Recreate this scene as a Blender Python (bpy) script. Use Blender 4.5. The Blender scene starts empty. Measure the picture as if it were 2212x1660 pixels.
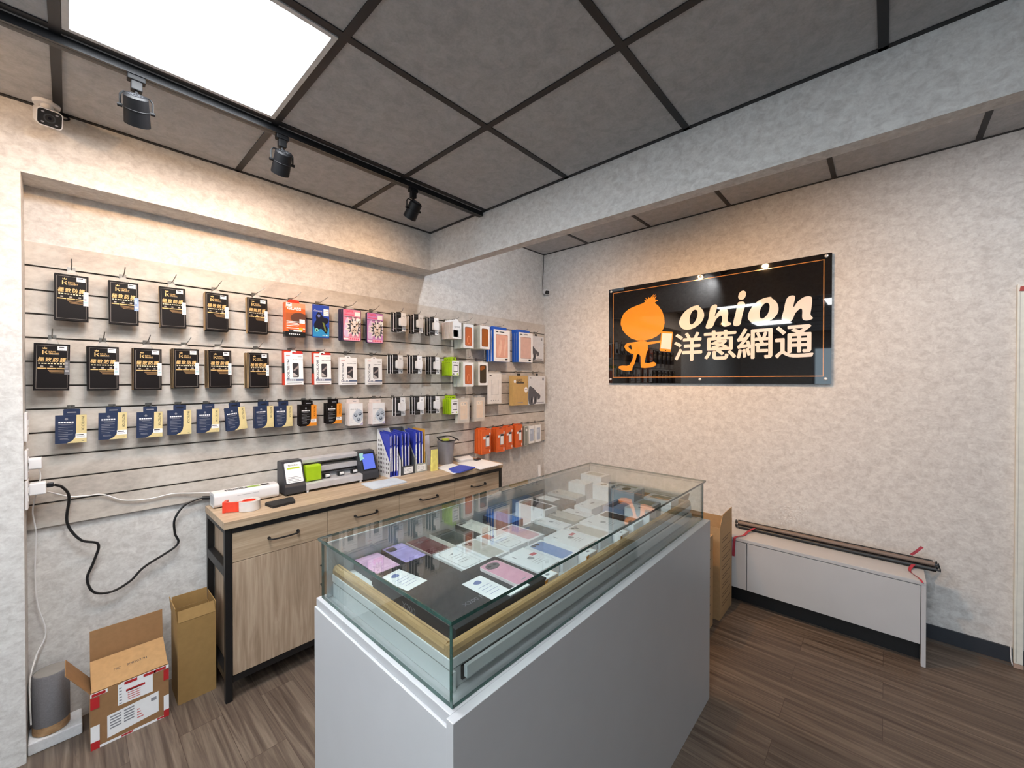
import bpy, bmesh, math, random
from mathutils import Matrix, Vector
random.seed(7)
PI = math.pi
scn = bpy.context.scene
col = scn.collection

# ------------------------------------------------------------------ camera
cam_d = bpy.data.cameras.new('camera')
cam_d.sensor_width = 36.0
cam_d.lens = 878.43 * 36.0 / 2212.0
cam_d.clip_start = 0.02
cam = bpy.data.objects.new('camera', cam_d)
col.objects.link(cam)
cam.location = (0, 0, 1.5)
cam.rotation_euler = (math.radians(90 - 0.485), 0, math.radians(42.549 - 90))
scn.camera = cam

# ------------------------------------------------------------------ world, exposure
scn.view_settings.view_transform = 'Standard'
scn.view_settings.look = 'None'
scn.view_settings.exposure = 0.14
scn.view_settings.gamma = 1.0
scn.view_settings.use_curve_mapping = False
scn.cycles.use_denoising = True
scn.cycles.max_bounces = 8
scn.cycles.diffuse_bounces = 4
scn.cycles.glossy_bounces = 4
scn.cycles.transmission_bounces = 8
scn.cycles.transparent_max_bounces = 24
scn.cycles.caustics_reflective = False
scn.cycles.caustics_refractive = False
scn.cycles.sample_clamp_indirect = 6.0
w = bpy.data.worlds.new('sky')
scn.world = w
w.use_nodes = True
w.node_tree.nodes['Background'].inputs[0].default_value = (0.72, 0.85, 1.0, 1)
w.node_tree.nodes['Background'].inputs[1].default_value = 3.6

PANEL_E = 32.0      # ceiling panels
SPOT_W = 11.0       # warm track spots
WARM = (1.0, 0.53, 0.20)

def area_portal(loc, rot, sx, sy):
    d = bpy.data.lights.new('window_daylight', 'AREA')
    d.shape = 'RECTANGLE'; d.size = sx; d.size_y = sy
    d.cycles.is_portal = True
    o = bpy.data.objects.new('window_daylight', d); col.objects.link(o)
    o.location = loc; o.rotation_euler = rot
area_portal((-4.56, -0.6, 1.2), (0, -PI/2, 0), 2.1, 3.6)

# ------------------------------------------------------------------ helpers: materials
def hx(h):
    h = h.lstrip('#')
    out = []
    for i in (0, 2, 4):
        v = int(h[i:i+2], 16) / 255.0
        out.append(v/12.92 if v <= 0.04045 else ((v+0.055)/1.055)**2.4)
    return tuple(out) + (1.0,)

MATS = {}
def pm(name, colr, rough=0.5, metal=0.0, var=0.06, scale=30.0, bump=0.0, coat=0.0, emis=0.0, spec=0.5, alpha=1.0):
    """plain procedural material: principled with a faint noise in colour"""
    if name in MATS: return MATS[name]
    m = bpy.data.materials.new(name); m.use_nodes = True
    nt = m.node_tree; b = nt.nodes['Principled BSDF']
    c = hx(colr) if isinstance(colr, str) else tuple(colr) + (1.0,)
    tc = nt.nodes.new('ShaderNodeTexCoord'); nz = nt.nodes.new('ShaderNodeTexNoise')
    nz.inputs['Scale'].default_value = scale; nz.inputs['Detail'].default_value = 4
    nt.links.new(tc.outputs['Object'], nz.inputs['Vector'])
    rp = nt.nodes.new('ShaderNodeValToRGB')
    e = rp.color_ramp.elements
    e[0].position = 0.3; e[1].position = 0.7
    e[0].color = tuple(max(0, x*(1-var)) for x in c[:3]) + (1,)
    e[1].color = tuple(min(1, x*(1+var)) for x in c[:3]) + (1,)
    nt.links.new(nz.outputs['Fac'], rp.inputs['Fac'])
    nt.links.new(rp.outputs['Color'], b.inputs['Base Color'])
    b.inputs['Roughness'].default_value = rough
    b.inputs['Metallic'].default_value = metal
    b.inputs['Specular IOR Level'].default_value = spec
    b.inputs['Coat Weight'].default_value = coat
    b.inputs['Coat Roughness'].default_value = 0.03
    b.inputs['Alpha'].default_value = alpha
    if emis:
        b.inputs['Emission Color'].default_value = c
        b.inputs['Emission Strength'].default_value = emis
    if bump:
        bp = nt.nodes.new('ShaderNodeBump'); bp.inputs['Strength'].default_value = bump; bp.inputs['Distance'].default_value = 0.002
        nt.links.new(nz.outputs['Fac'], bp.inputs['Height']); nt.links.new(bp.outputs['Normal'], b.inputs['Normal'])
    MATS[name] = m
    return m

def mottle(name, stops, s1, s2, rough=0.8, stretch=(1, 1, 1), bump=0.05, detail=8):
    """stone / plaster pattern out of two noises"""
    m = bpy.data.materials.new(name); m.use_nodes = True
    nt = m.node_tree; b = nt.nodes['Principled BSDF']
    tc = nt.nodes.new('ShaderNodeTexCoord'); mp = nt.nodes.new('ShaderNodeMapping')
    mp.inputs['Scale'].default_value = stretch
    nt.links.new(tc.outputs['Object'], mp.inputs['Vector'])
    n1 = nt.nodes.new('ShaderNodeTexNoise'); n1.inputs['Scale'].default_value = s1; n1.inputs['Detail'].default_value = detail; n1.inputs['Roughness'].default_value = 0.65; n1.inputs['Distortion'].default_value = 0.6
    n2 = nt.nodes.new('ShaderNodeTexNoise'); n2.inputs['Scale'].default_value = s2; n2.inputs['Detail'].default_value = 6; n2.inputs['Roughness'].default_value = 0.7
    for n in (n1, n2): nt.links.new(mp.outputs['Vector'], n.inputs['Vector'])
    mx = nt.nodes.new('ShaderNodeMath'); mx.operation = 'MULTIPLY_ADD'
    nt.links.new(n2.outputs['Fac'], mx.inputs[0]); mx.inputs[1].default_value = 0.55
    nt.links.new(n1.outputs['Fac'], mx.inputs[2])
    sb = nt.nodes.new('ShaderNodeMath'); sb.operation = 'SUBTRACT'; sb.inputs[1].default_value = 0.275
    nt.links.new(mx.outputs[0], sb.inputs[0])
    rp = nt.nodes.new('ShaderNodeValToRGB')
    while len(rp.color_ramp.elements) < len(stops): rp.color_ramp.elements.new(0.5)
    for el, (p, c) in zip(rp.color_ramp.elements, stops):
        el.position = p; el.color = hx(c)
    nt.links.new(sb.outputs[0], rp.inputs['Fac'])
    nt.links.new(rp.outputs['Color'], b.inputs['Base Color'])
    b.inputs['Roughness'].default_value = rough
    b.inputs['Specular IOR Level'].default_value = 0.3
    if bump:
        bp = nt.nodes.new('ShaderNodeBump'); bp.inputs['Strength'].default_value = bump; bp.inputs['Distance'].default_value = 0.003
        nt.links.new(sb.outputs[0], bp.inputs['Height']); nt.links.new(bp.outputs['Normal'], b.inputs['Normal'])
    MATS[name] = m
    return m

def wood(name, dark, mid, light, axis, rough=0.5, s=1.0):
    """grain running along axis 0/1/2"""
    m = bpy.data.materials.new(name); m.use_nodes = True
    nt = m.node_tree; b = nt.nodes['Principled BSDF']
    tc = nt.nodes.new('ShaderNodeTexCoord'); mp = nt.nodes.new('ShaderNodeMapping')
    sc = [22*s, 22*s, 22*s]; sc[axis] = 1.6*s
    mp.inputs['Scale'].default_value = sc
    nt.links.new(tc.outputs['Object'], mp.inputs['Vector'])
    n1 = nt.nodes.new('ShaderNodeTexNoise'); n1.inputs['Scale'].default_value = 1.0; n1.inputs['Detail'].default_value = 8; n1.inputs['Roughness'].default_value = 0.6; n1.inputs['Distortion'].default_value = 1.6
    nt.links.new(mp.outputs['Vector'], n1.inputs['Vector'])
    mp2 = nt.nodes.new('ShaderNodeMapping'); sc2 = [160*s]*3; sc2[axis] = 7*s
    mp2.inputs['Scale'].default_value = sc2
    nt.links.new(tc.outputs['Object'], mp2.inputs['Vector'])
    n2 = nt.nodes.new('ShaderNodeTexNoise'); n2.inputs['Scale'].default_value = 1.0; n2.inputs['Detail'].default_value = 3
    nt.links.new(mp2.outputs['Vector'], n2.inputs['Vector'])
    mx = nt.nodes.new('ShaderNodeMath'); mx.operation = 'MULTIPLY_ADD'; mx.inputs[1].default_value = 0.4
    nt.links.new(n2.outputs['Fac'], mx.inputs[0]); nt.links.new(n1.outputs['Fac'], mx.inputs[2])
    sb = nt.nodes.new('ShaderNodeMath'); sb.operation = 'SUBTRACT'; sb.inputs[1].default_value = 0.2
    nt.links.new(mx.outputs[0], sb.inputs[0])
    rp = nt.nodes.new('ShaderNodeValToRGB'); rp.color_ramp.elements.new(0.5)
    for el, (p, c) in zip(rp.color_ramp.elements, ((0.3, dark), (0.5, mid), (0.68, light))):
        el.position = p; el.color = hx(c)
    nt.links.new(sb.outputs[0], rp.inputs['Fac']); nt.links.new(rp.outputs['Color'], b.inputs['Base Color'])
    b.inputs['Roughness'].default_value = rough; b.inputs['Specular IOR Level'].default_value = 0.3
    MATS[name] = m
    return m

def floor_mat():
    m = bpy.data.materials.new('floor_planks'); m.use_nodes = True
    nt = m.node_tree; b = nt.nodes['Principled BSDF']
    tc = nt.nodes.new('ShaderNodeTexCoord')
    mp = nt.nodes.new('ShaderNodeMapping'); mp.inputs['Rotation'].default_value = (0, 0, PI/2)
    nt.links.new(tc.outputs['Object'], mp.inputs['Vector'])
    bk = nt.nodes.new('ShaderNodeTexBrick'); bk.offset = 0.37; bk.squash = 1.0
    bk.inputs['Scale'].default_value = 1.0; bk.inputs['Brick Width'].default_value = 0.92; bk.inputs['Row Height'].default_value = 0.152
    bk.inputs['Mortar Size'].default_value = 0.0008; bk.inputs['Mortar Smooth'].default_value = 0.1; bk.inputs['Bias'].default_value = 0.0
    bk.inputs['Color1'].default_value = (0.3, 0.3, 0.3, 1); bk.inputs['Color2'].default_value = (0.7, 0.7, 0.7, 1); bk.inputs['Mortar'].default_value = (0, 0, 0, 1)
    nt.links.new(mp.outputs['Vector'], bk.inputs['Vector'])
    # per plank shift of the grain
    ad = nt.nodes.new('ShaderNodeVectorMath'); ad.operation = 'MULTIPLY_ADD'
    nt.links.new(bk.outputs['Color'], ad.inputs[0]); ad.inputs[1].default_value = (9, 9, 9); nt.links.new(tc.outputs['Object'], ad.inputs[2])
    mp2 = nt.nodes.new('ShaderNodeMapping'); mp2.inputs['Scale'].default_value = (34, 1.3, 1)
    nt.links.new(ad.outputs[0], mp2.inputs['Vector'])
    n1 = nt.nodes.new('ShaderNodeTexNoise'); n1.inputs['Scale'].default_value = 1; n1.inputs['Detail'].default_value = 9; n1.inputs['Roughness'].default_value = 0.62; n1.inputs['Distortion'].default_value = 1.2
    nt.links.new(mp2.outputs['Vector'], n1.inputs['Vector'])
    rp = nt.nodes.new('ShaderNodeValToRGB'); rp.color_ramp.elements.new(0.5)
    for el, (p, c) in zip(rp.color_ramp.elements, ((0.30, '463B34'), (0.5, '675A50'), (0.70, '84776A'))):
        el.position = p; el.color = hx(c)
    nt.links.new(n1.outputs['Fac'], rp.inputs['Fac'])
    mul = nt.nodes.new('ShaderNodeMixRGB'); mul.blend_type = 'MULTIPLY'; mul.inputs[0].default_value = 0.75
    r2 = nt.nodes.new('ShaderNodeValToRGB')
    for el, (p, c) in zip(r2.color_ramp.elements, ((0.25, (0.84, 0.83, 0.82, 1)), (0.75, (1, 1, 1, 1)))):
        el.position = p; el.color = c
    nt.links.new(bk.outputs['Color'], r2.inputs['Fac'])
    nt.links.new(rp.outputs['Color'], mul.inputs[1]); nt.links.new(r2.outputs['Color'], mul.inputs[2])
    mo = nt.nodes.new('ShaderNodeMixRGB'); mo.inputs[2].default_value = hx('40332B')
    nt.links.new(bk.outputs['Fac'], mo.inputs[0]); nt.links.new(mul.outputs[0], mo.inputs[1])
    nt.links.new(mo.outputs[0], b.inputs['Base Color'])
    b.inputs['Roughness'].default_value = 0.42; b.inputs['Specular IOR Level'].default_value = 0.35
    bp = nt.nodes.new('ShaderNodeBump'); bp.inputs['Strength'].default_value = 0.12; bp.inputs['Distance'].default_value = 0.002
    nt.links.new(n1.outputs['Fac'], bp.inputs['Height']); nt.links.new(bp.outputs['Normal'], b.inputs['Normal'])
    MATS['floor'] = m
    return m

def pane(name, tint, k=0.06, rough=0.0, body=0.0, bodyc='FFFFFF'):
    """sheet of clear material: transparent with a facing-dependent mirror reflection"""
    m = bpy.data.materials.new(name); m.use_nodes = True
    nt = m.node_tree; nt.nodes.clear()
    out = nt.nodes.new('ShaderNodeOutputMaterial')
    tr = nt.nodes.new('ShaderNodeBsdfTransparent'); tr.inputs['Color'].default_value = hx(tint)
    gl = nt.nodes.new('ShaderNodeBsdfGlossy'); gl.inputs['Roughness'].default_value = rough
    lw = nt.nodes.new('ShaderNodeLayerWeight'); lw.inputs['Blend'].default_value = 0.5
    pw = nt.nodes.new('ShaderNodeMath'); pw.operation = 'POWER'; pw.inputs[1].default_value = 4.0
    nt.links.new(lw.outputs['Facing'], pw.inputs[0])
    ma = nt.nodes.new('ShaderNodeMath'); ma.operation = 'MULTIPLY_ADD'; ma.inputs[1].default_value = 1-k; ma.inputs[2].default_value = k
    nt.links.new(pw.outputs[0], ma.inputs[0])
    mx = nt.nodes.new('ShaderNodeMixShader')
    nt.links.new(ma.outputs[0], mx.inputs[0])
    if body:
        df = nt.nodes.new('ShaderNodeBsdfDiffuse'); df.inputs['Color'].default_value = hx(bodyc)
        m0 = nt.nodes.new('ShaderNodeMixShader'); m0.inputs[0].default_value = body
        nt.links.new(tr.outputs[0], m0.inputs[1]); nt.links.new(df.outputs[0], m0.inputs[2])
        nt.links.new(m0.outputs[0], mx.inputs[1])
    else:
        nt.links.new(tr.outputs[0], mx.inputs[1])
    nt.links.new(gl.outputs[0], mx.inputs[2]); nt.links.new(mx.outputs[0], out.inputs[0])
    MATS[name] = m
    return m

def glow(name, colr, strength):
    m = bpy.data.materials.new(name); m.use_nodes = True
    b = m.node_tree.nodes['Principled BSDF']
    b.inputs['Base Color'].default_value = tuple(0.5*c/max(colr) for c in colr) + (1,)
    b.inputs['Specular IOR Level'].default_value = 0.2
    b.inputs['Emission Color'].default_value = tuple(colr) + (1,)
    b.inputs['Emission Strength'].default_value = strength
    MATS[name] = m
    return m

# ------------------------------------------------------------------ helpers: meshes
TXT = {}
def text_shape(s, bold=0.0, shear=0.0):
    key = (s, bold, shear)
    if key in TXT: return TXT[key]
    cu = bpy.data.curves.new('t', 'FONT'); cu.body = s; cu.size = 1.0; cu.offset = bold; cu.shear = shear
    cu.resolution_u = 3
    o = bpy.data.objects.new('t', cu); col.objects.link(o)
    dg = bpy.context.evaluated_depsgraph_get()
    me = bpy.data.meshes.new_from_object(o.evaluated_get(dg))
    vs = [(v.co.x, v.co.y) for v in me.vertices]; fs = [tuple(p.vertices) for p in me.polygons]
    bpy.data.meshes.remove(me); bpy.data.objects.remove(o); bpy.data.curves.remove(cu)
    if vs:
        x0 = min(v[0] for v in vs); x1 = max(v[0] for v in vs); y0 = min(v[1] for v in vs); y1 = max(v[1] for v in vs)
    else:
        x0 = y0 = 0; x1 = y1 = 1
    TXT[key] = (vs, fs, (x0, x1, y0, y1))
    return TXT[key]

def front(y=0.0):            # (u, v) on the plane facing -Y
    return lambda u, v, w=0.0: (u, y - w, v)
def top(z=0.0):              # (u, v) on a plane facing +Z
    return lambda u, v, w=0.0: (u, v, z + w)
def leftf(x=0.0):            # (u, v) on the plane facing -X ; u along -Y so that it reads left to right
    return lambda u, v, w=0.0: (x - w, -u, v)

class MB:
    def __init__(s):
        s.v = []; s.f = []; s.m = []; s.slots = []
    def mi(s, m):
        if m not in s.slots: s.slots.append(m)
        return s.slots.index(m)
    def add(s, vs, fs, m):
        o = len(s.v); s.v += [tuple(p) for p in vs]; k = s.mi(m)
        for f in fs: s.f.append(tuple(i+o for i in f)); s.m.append(k)
        return s
    def box(s, x0, x1, y0, y1, z0, z1, m, skip=''):
        vs = [(x, y, z) for x in (x0, x1) for y in (y0, y1) for z in (z0, z1)]
        F = {'l': (0, 1, 3, 2), 'r': (4, 6, 7, 5), 'f': (0, 4, 5, 1), 'b': (2, 3, 7, 6), 'd': (0, 2, 6, 4), 'u': (1, 5, 7, 3)}
        return s.add(vs, [F[k] for k in F if k not in skip], m)
    def poly(s, pts, m):
        return s.add(pts, [tuple(range(len(pts)))], m)
    def flat(s, P, pts, m, w=0.0003):
        return s.poly([P(u, v, w) for u, v in pts], m)
    def rect(s, P, u0, u1, v0, v1, m, w=0.0003):
        return s.flat(P, [(u0, v0), (u1, v0), (u1, v1), (u0, v1)], m, w)
    def rrect(s, P, u0, u1, v0, v1, r, m, w=0.0003):
        return s.flat(P, rr(u0, u1, v0, v1, r), m, w)
    def outline(s, P, u0, u1, v0, v1, t, m, w=0.0003):
        s.rect(P, u0, u1, v0, v0+t, m, w); s.rect(P, u0, u1, v1-t, v1, m, w)
        s.rect(P, u0, u0+t, v0+t, v1-t, m, w); return s.rect(P, u1-t, u1, v0+t, v1-t, m, w)
    def text(s, P, str_, u, v, h, m, w=0.0004, bold=0.0, shear=0.0, width=None, center=False, rot=0.0):
        """(u, v) is the lower left corner (or the centre) of the text; h its height; width squeezes it"""
        if bold and any(ord(ch) > 0x2E80 for ch in str_):      # dense characters are thickened by shifted copies
            d = bold*h; kw = dict(shear=shear, width=width, center=center, rot=rot)
            for i, (a, b) in enumerate(((0, 0), (d, 0), (-d, 0), (0, d), (0, -d), (d*0.7, d*0.7), (-d*0.7, -d*0.7))):
                s.text(P, str_, u+a, v+b, h, m, w+0.00002*i, **kw)
            return s
        vs, fs, (x0, x1, y0, y1) = text_shape(str_, bold, shear)
        if not vs: return s
        k = h/(y1-y0); kx = width/(x1-x0) if width else k
        tw = (x1-x0)*kx
        c, n = math.cos(rot), math.sin(rot)
        out = []
        for x, y in vs:
            a = (x-x0)*kx; b = (y-y0)*k
            if center: a -= tw/2; b -= h/2
            out.append(P(u + a*c - b*n, v + a*n + b*c, w))
        return s.add(out, fs, m)
    def prism(s, pts, f0, f1, m, m_cap=None):
        """pts 2D outline; f0/f1 map (u, v) to 3D for the two caps"""
        n = len(pts); a = [f0(u, v) for u, v in pts]; b = [f1(u, v) for u, v in pts]
        s.add(a + b, [(i, (i+1) % n, n+(i+1) % n, n+i) for i in range(n)], m)
        s.add(a, [tuple(range(n))[::-1]], m_cap or m); s.add(b, [tuple(range(n))], m_cap or m)
        return s
    def tube(s, pts, r, m, n=8, cap=True):
        pts = [Vector(p) for p in pts]; rings = []
        up = Vector((0, 0, 1))
        t0 = (pts[1]-pts[0]).normalized()
        a = t0.cross(up)
        if a.length < 1e-3: a = t0.cross(Vector((1, 0, 0)))
        a.normalize()
        for i, p in enumerate(pts):
            if i == 0: t = pts[1]-pts[0]
            elif i == len(pts)-1: t = pts[-1]-pts[-2]
            else: t = (pts[i+1]-pts[i]).normalized() + (pts[i]-pts[i-1]).normalized()
            t.normalize()
            a = (a - t*a.dot(t)); a.normalize(); b = t.cross(a)
            rr_ = r[i] if isinstance(r, (list, tuple)) else r
            rings.append([p + (a*math.cos(2*PI*k/n) + b*math.sin(2*PI*k/n))*rr_ for k in range(n)])
        vs = [q for g in rings for q in g]; fs = []
        for i in range(len(rings)-1):
            for k in range(n):
                fs.append((i*n+k, i*n+(k+1) % n, (i+1)*n+(k+1) % n, (i+1)*n+k))
        if cap:
            fs.append(tuple(range(n))[::-1]); fs.append(tuple((len(rings)-1)*n+k for k in range(n)))
        return s.add(vs, fs, m)
    def lathe(s, prof, m, n=32, c=(0, 0, 0)):
        """prof list of (r, z)"""
        vs = [(c[0]+r*math.cos(2*PI*k/n), c[1]+r*math.sin(2*PI*k/n), c[2]+z) for r, z in prof for k in range(n)]
        fs = [(i*n+k, i*n+(k+1) % n, (i+1)*n+(k+1) % n, (i+1)*n+k) for i in range(len(prof)-1) for k in range(n)]
        fs.append(tuple(range(n))[::-1]); fs.append(tuple((len(prof)-1)*n+k for k in range(n)))
        return s.add(vs, fs, m)
    def build(s, name, parent=None, smooth=False, bevel=0.0, seg=2, loc=None, rot=None):
        me = bpy.data.meshes.new(name)
        me.from_pydata(s.v, [], s.f)
        for m in s.slots: me.materials.append(m)
        me.polygons.foreach_set('material_index', s.m)
        if smooth:
            me.polygons.foreach_set('use_smooth', [True]*len(s.f))
        me.update()
        o = bpy.data.objects.new(name, me); col.objects.link(o)
        if parent is not None: o.parent = parent
        if loc: o.location = loc
        if rot: o.rotation_euler = rot
        if smooth:
            try: me.set_sharp_from_angle(angle=math.radians(38))
            except Exception: pass
        if bevel:
            b = o.modifiers.new('bevel', 'BEVEL'); b.width = bevel; b.segments = seg; b.limit_method = 'ANGLE'; b.angle_limit = math.radians(40)
        return o

def rr(u0, u1, v0, v1, r, n=4):
    pts = []
    for cx, cy, a0 in ((u1-r, v0+r, -PI/2), (u1-r, v1-r, 0), (u0+r, v1-r, PI/2), (u0+r, v0+r, PI)):
        for i in range(n+1):
            a = a0 + PI/2*i/n
            pts.append((cx + r*math.cos(a), cy + r*math.sin(a)))
    return pts
def disc(u, v, r, n=16, ry=None):
    ry = r if ry is None else ry
    return [(u + r*math.cos(2*PI*i/n), v + ry*math.sin(2*PI*i/n)) for i in range(n)]
def smooth_path(pts, n=8):
    """Catmull-Rom through the points"""
    P = [Vector(p) for p in pts]; P = [P[0]*2-P[1]] + P + [P[-1]*2-P[-2]]
    out = []
    for i in range(1, len(P)-2):
        for k in range(n):
            t = k/n
            out.append(0.5*((2*P[i]) + (P[i+1]-P[i-1])*t + (2*P[i-1]-5*P[i]+4*P[i+1]-P[i+2])*t*t + (3*P[i]-P[i-1]-3*P[i+1]+P[i+2])*t**3))
    out.append(P[-2])
    return out
def smooth_ring(pts, n=3):
    P = [Vector((a, b)) for a, b in pts]; L = len(P); out = []
    for i in range(L):
        p0, p1, p2, p3 = P[i-1], P[i], P[(i+1) % L], P[(i+2) % L]
        for k in range(n):
            t = k/n
            q = 0.5*((2*p1) + (p2-p0)*t + (2*p0-5*p1+4*p2-p3)*t*t + (3*p1-p0-3*p2+p3)*t**3)
            out.append((q.x, q.y))
    return out

def tag(o, label=None, cat=None, group=None, kind=None):
    if label: o['label'] = label
    if cat: o['category'] = cat
    if group: o['group'] = group
    if kind: o['kind'] = kind
    return o
def thing(name, label, cat, loc=(0, 0, 0), rz=0.0, group=None, rot=None):
    o = bpy.data.objects.new(name, None); col.objects.link(o)
    o.empty_display_size = 0.05
    o.location = loc; o.rotation_euler = rot or (0, 0, rz)
    return tag(o, label, cat, group)
def struct(o):
    o['kind'] = 'structure'; return o
def dup(root, loc, label=None, group=None, rot=None, scale=None):
    """copy of a thing with its parts and their sub-parts"""
    r = root.copy(); col.objects.link(r); r.location = loc
    if rot is not None: r.rotation_euler = rot
    if scale is not None: r.scale = scale
    if label: r['label'] = label
    if group: r['group'] = group
    for ch in list(root.children):
        c = ch.copy(); col.objects.link(c); c.parent = r
        for g in ch.children:
            d = g.copy(); col.objects.link(d); d.parent = c
    return r
ORD = ['first', 'second', 'third', 'fourth', 'fifth', 'sixth', 'seventh', 'eighth', 'ninth', 'tenth', 'eleventh', 'twelfth', 'thirteenth', 'fourteenth', 'fifteenth', 'sixteenth', 'seventeenth', 'eighteenth', 'nineteenth']

# ------------------------------------------------------------------ shared materials
M_WALL = mottle('wallpaper', ((0.32, 'C2BFBD'), (0.5, 'D2D0CE'), (0.68, 'E0DFDD')), 26, 95, 0.75, stretch=(1, 1, 1.3), bump=0.04)
M_SLAT = mottle('slat_laminate', ((0.3, 'A9A19A'), (0.5, 'C2BBB3'), (0.7, 'D3CDC6')), 3.2, 24, 0.42, stretch=(1, 1, 1.6), bump=0.0)
M_TILE = mottle('ceiling_tile', ((0.32, 'A3A4A6'), (0.5, 'AFB0B2'), (0.68, 'B9BABC')), 22, 120, 0.85, bump=0.03)
M_FLOOR = floor_mat()
M_BLACK = pm('black_metal', '121214', 0.45, var=0.1)
M_BARS = pm('ceiling_bar_black', '161518', 0.5)
M_WHITE = pm('white_laminate', 'BEBFC2', 0.35, var=0.015, scale=8)
M_STAND = pm('stand_white', 'E6E8EA', 0.4, var=0.015)
M_WHITEP = pm('white_plastic', 'E8E8EA', 0.35, var=0.02)
M_PAPER = pm('paper_white', 'F2F3F5', 0.7, var=0.02)
M_DARKP = pm('dark_grey_plastic', '3A3C42', 0.4)
M_BLACKP = pm('black_plastic', '17181B', 0.35)
M_OAKH = wood('oak_along_x', 'A38E76', 'B7A188', 'C8B49B', 0)
M_OAKV = wood('oak_upright', '9C8772', 'B09A84', 'C2AE98', 2)
M_OAKTRIM = wood('oak_trim', 'A58458', 'B9976C', 'CBAE84', 0, 0.4, 1.6)
M_OAKTRIMY = wood('oak_trim_y', 'A58458', 'B9976C', 'CBAE84', 1, 0.4, 1.6)
M_NAVYBASE = pm('navy_baseboard', '2A2E36', 0.5)
M_STEEL = pm('steel_wire', '8C8A86', 0.3, 0.9)
M_GLASS = pane('case_glass', 'F8FCFB', 0.06)
M_GEDGE = pm('glass_edge_green', '2A4F49', 0.12, var=0.25, scale=60, coat=0.6)
M_CLEAR = pane('clear_plastic', 'F4F4F4', 0.08, 0.1, 0.45, 'F2EEE8')
M_GOLD = pm('print_gold', 'D8B478', 0.4)
M_GOLDL = pm('print_gold_line', '9A938C', 0.4)
M_INK = pm('print_ink', '24242C', 0.6)
M_INKG = pm('print_grey', '8C8E96', 0.6)
M_KRAFT = pm('kraft_card', 'B08A5E', 0.8, var=0.08, scale=50)
M_KRAFTD = pm('kraft_card_dark', '9A7A4A', 0.75, var=0.06, scale=40)
M_TAPER = pm('tape_red', 'B8282C', 0.5)

# ------------------------------------------------------------------ setting
XR, YL, ZC, ZS = 3.361, 2.635, 2.582, 2.81     # right wall, left wall, main ceiling, strip ceiling
struct(MB().box(-4.7, XR+0.15, -3.2, YL+0.15, -0.12, 0, M_FLOOR).build('floor'))
struct(MB().box(-4.7, XR+0.15, YL, YL+0.15, 0, 3.0, M_WALL).build('wall_left'))
struct(MB().box(XR, XR+0.15, -3.2, YL, 0, 3.0, M_WALL).build('wall_right'))
struct(MB().box(-4.7, XR+0.15, -3.35, -3.2, 0, 3.0, M_WALL).build('wall_back'))
wf = MB()
wf.box(-4.7, -4.55, -3.2, -2.4, 0, 3.0, M_WALL); wf.box(-4.7, -4.55, 1.2, YL, 0, 3.0, M_WALL)
wf.box(-4.7, -4.55, -2.4, 1.2, 2.25, 3.0, M_WALL); wf.box(-4.7, -4.55, -2.4, 1.2, 0, 0.15, M_WALL)
struct(wf.build('wall_front'))
wn = MB(); A = pm('window_alu', '9FA3A8', 0.35, 0.6)
for y in (-2.4, -1.2, 0.0, 1.16): wn.box(-4.66, -4.58, y, y+0.04, 0.15, 2.25, A)
for z in (0.15, 2.21): wn.box(-4.66, -4.58, -2.36, 1.16, z, z+0.04, A)
wo = struct(wn.build('window_1'))
MB().box(-4.625, -4.615, -2.36, 1.16, 0.19, 2.21, M_GLASS).build('pane', wo)
# soffit over the slat wall, the pillar at its left and the beam across
struct(MB().box(-4.55, 1.873, 2.469, YL, 2.31, 2.66, M_WALL).build('trim_1'))
struct(MB().box(-1.4, -0.122, 2.469, YL, 0, 2.31, M_WALL).build('trim_2'))
struct(MB().box(1.805, 1.873, -3.2, 2.469, 2.31, 2.9, M_WALL).build('trim_3'))
# ceiling: tiles and the black bars between them (main part lower, strip behind the beam higher)
ce = MB()
ce.box(-4.55, 1.805, -3.2, 2.469, ZC, ZC+0.03, M_TILE)
ce.box(1.873, XR, -3.2, YL, ZS, ZS+0.03, M_TILE)
ceil = struct(ce.build('ceiling'))
br = MB()
h = 0.004
for k in range(-9, 4):
    x = -0.023 + 0.6165*k
    if x < -4.5 or x > 1.79: continue
    br.box(x-0.013, x+0.013, -3.2, 2.469, ZC-h, ZC+0.001, M_BARS)
for k in range(-8, 5):
    y = 0.011 + 0.6225*k
    if k == 4: continue
    for x0 in [-4.55] + [-0.023+0.6165*j+0.013 for j in range(-7, 3)]:
        x1 = min(1.805, ([-0.023+0.6165*j-0.013 for j in range(-7, 4) if -0.023+0.6165*j-0.013 > x0+0.05] + [1.805])[0])
        br.box(x0, x1, y-0.013, y+0.013, ZC-h, ZC+0.001, M_BARS)
br.box(-4.55, 1.805, 2.452, 2.469, ZC-h, ZC+0.001, M_BARS); br.box(1.787, 1.805, -3.2, 2.452, ZC-h, ZC+0.001, M_BARS)
for k in range(-6, 5):
    y = 0.25 + 0.616*k
    if -3.1 < y < 2.6: br.box(1.873, XR-0.016, y-0.013, y+0.013, ZS-h, ZS+0.001, M_BARS)
br.box(XR-0.016, XR, -3.2, YL, ZS-h, ZS+0.001, M_BARS); br.box(1.873, XR-0.016, YL-0.016, YL, ZS-h, ZS+0.001, M_BARS)
br.build('ceiling_grid', ceil)
bb = MB().box(XR-0.012, XR, -3.2, -0.535, 0, 0.09, M_NAVYBASE).box(XR-0.012, XR, -0.5, YL, 0, 0.09, M_NAVYBASE)
bb.box(XR-0.024, XR-0.012, -3.2, -0.535, 0, 0.012, pm('floor_trim', '5A5048', 0.5)).box(XR-0.024, XR-0.012, -0.5, 1.9, 0, 0.012, MATS['floor_trim'])
struct(bb.build('baseboard_right'))

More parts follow.
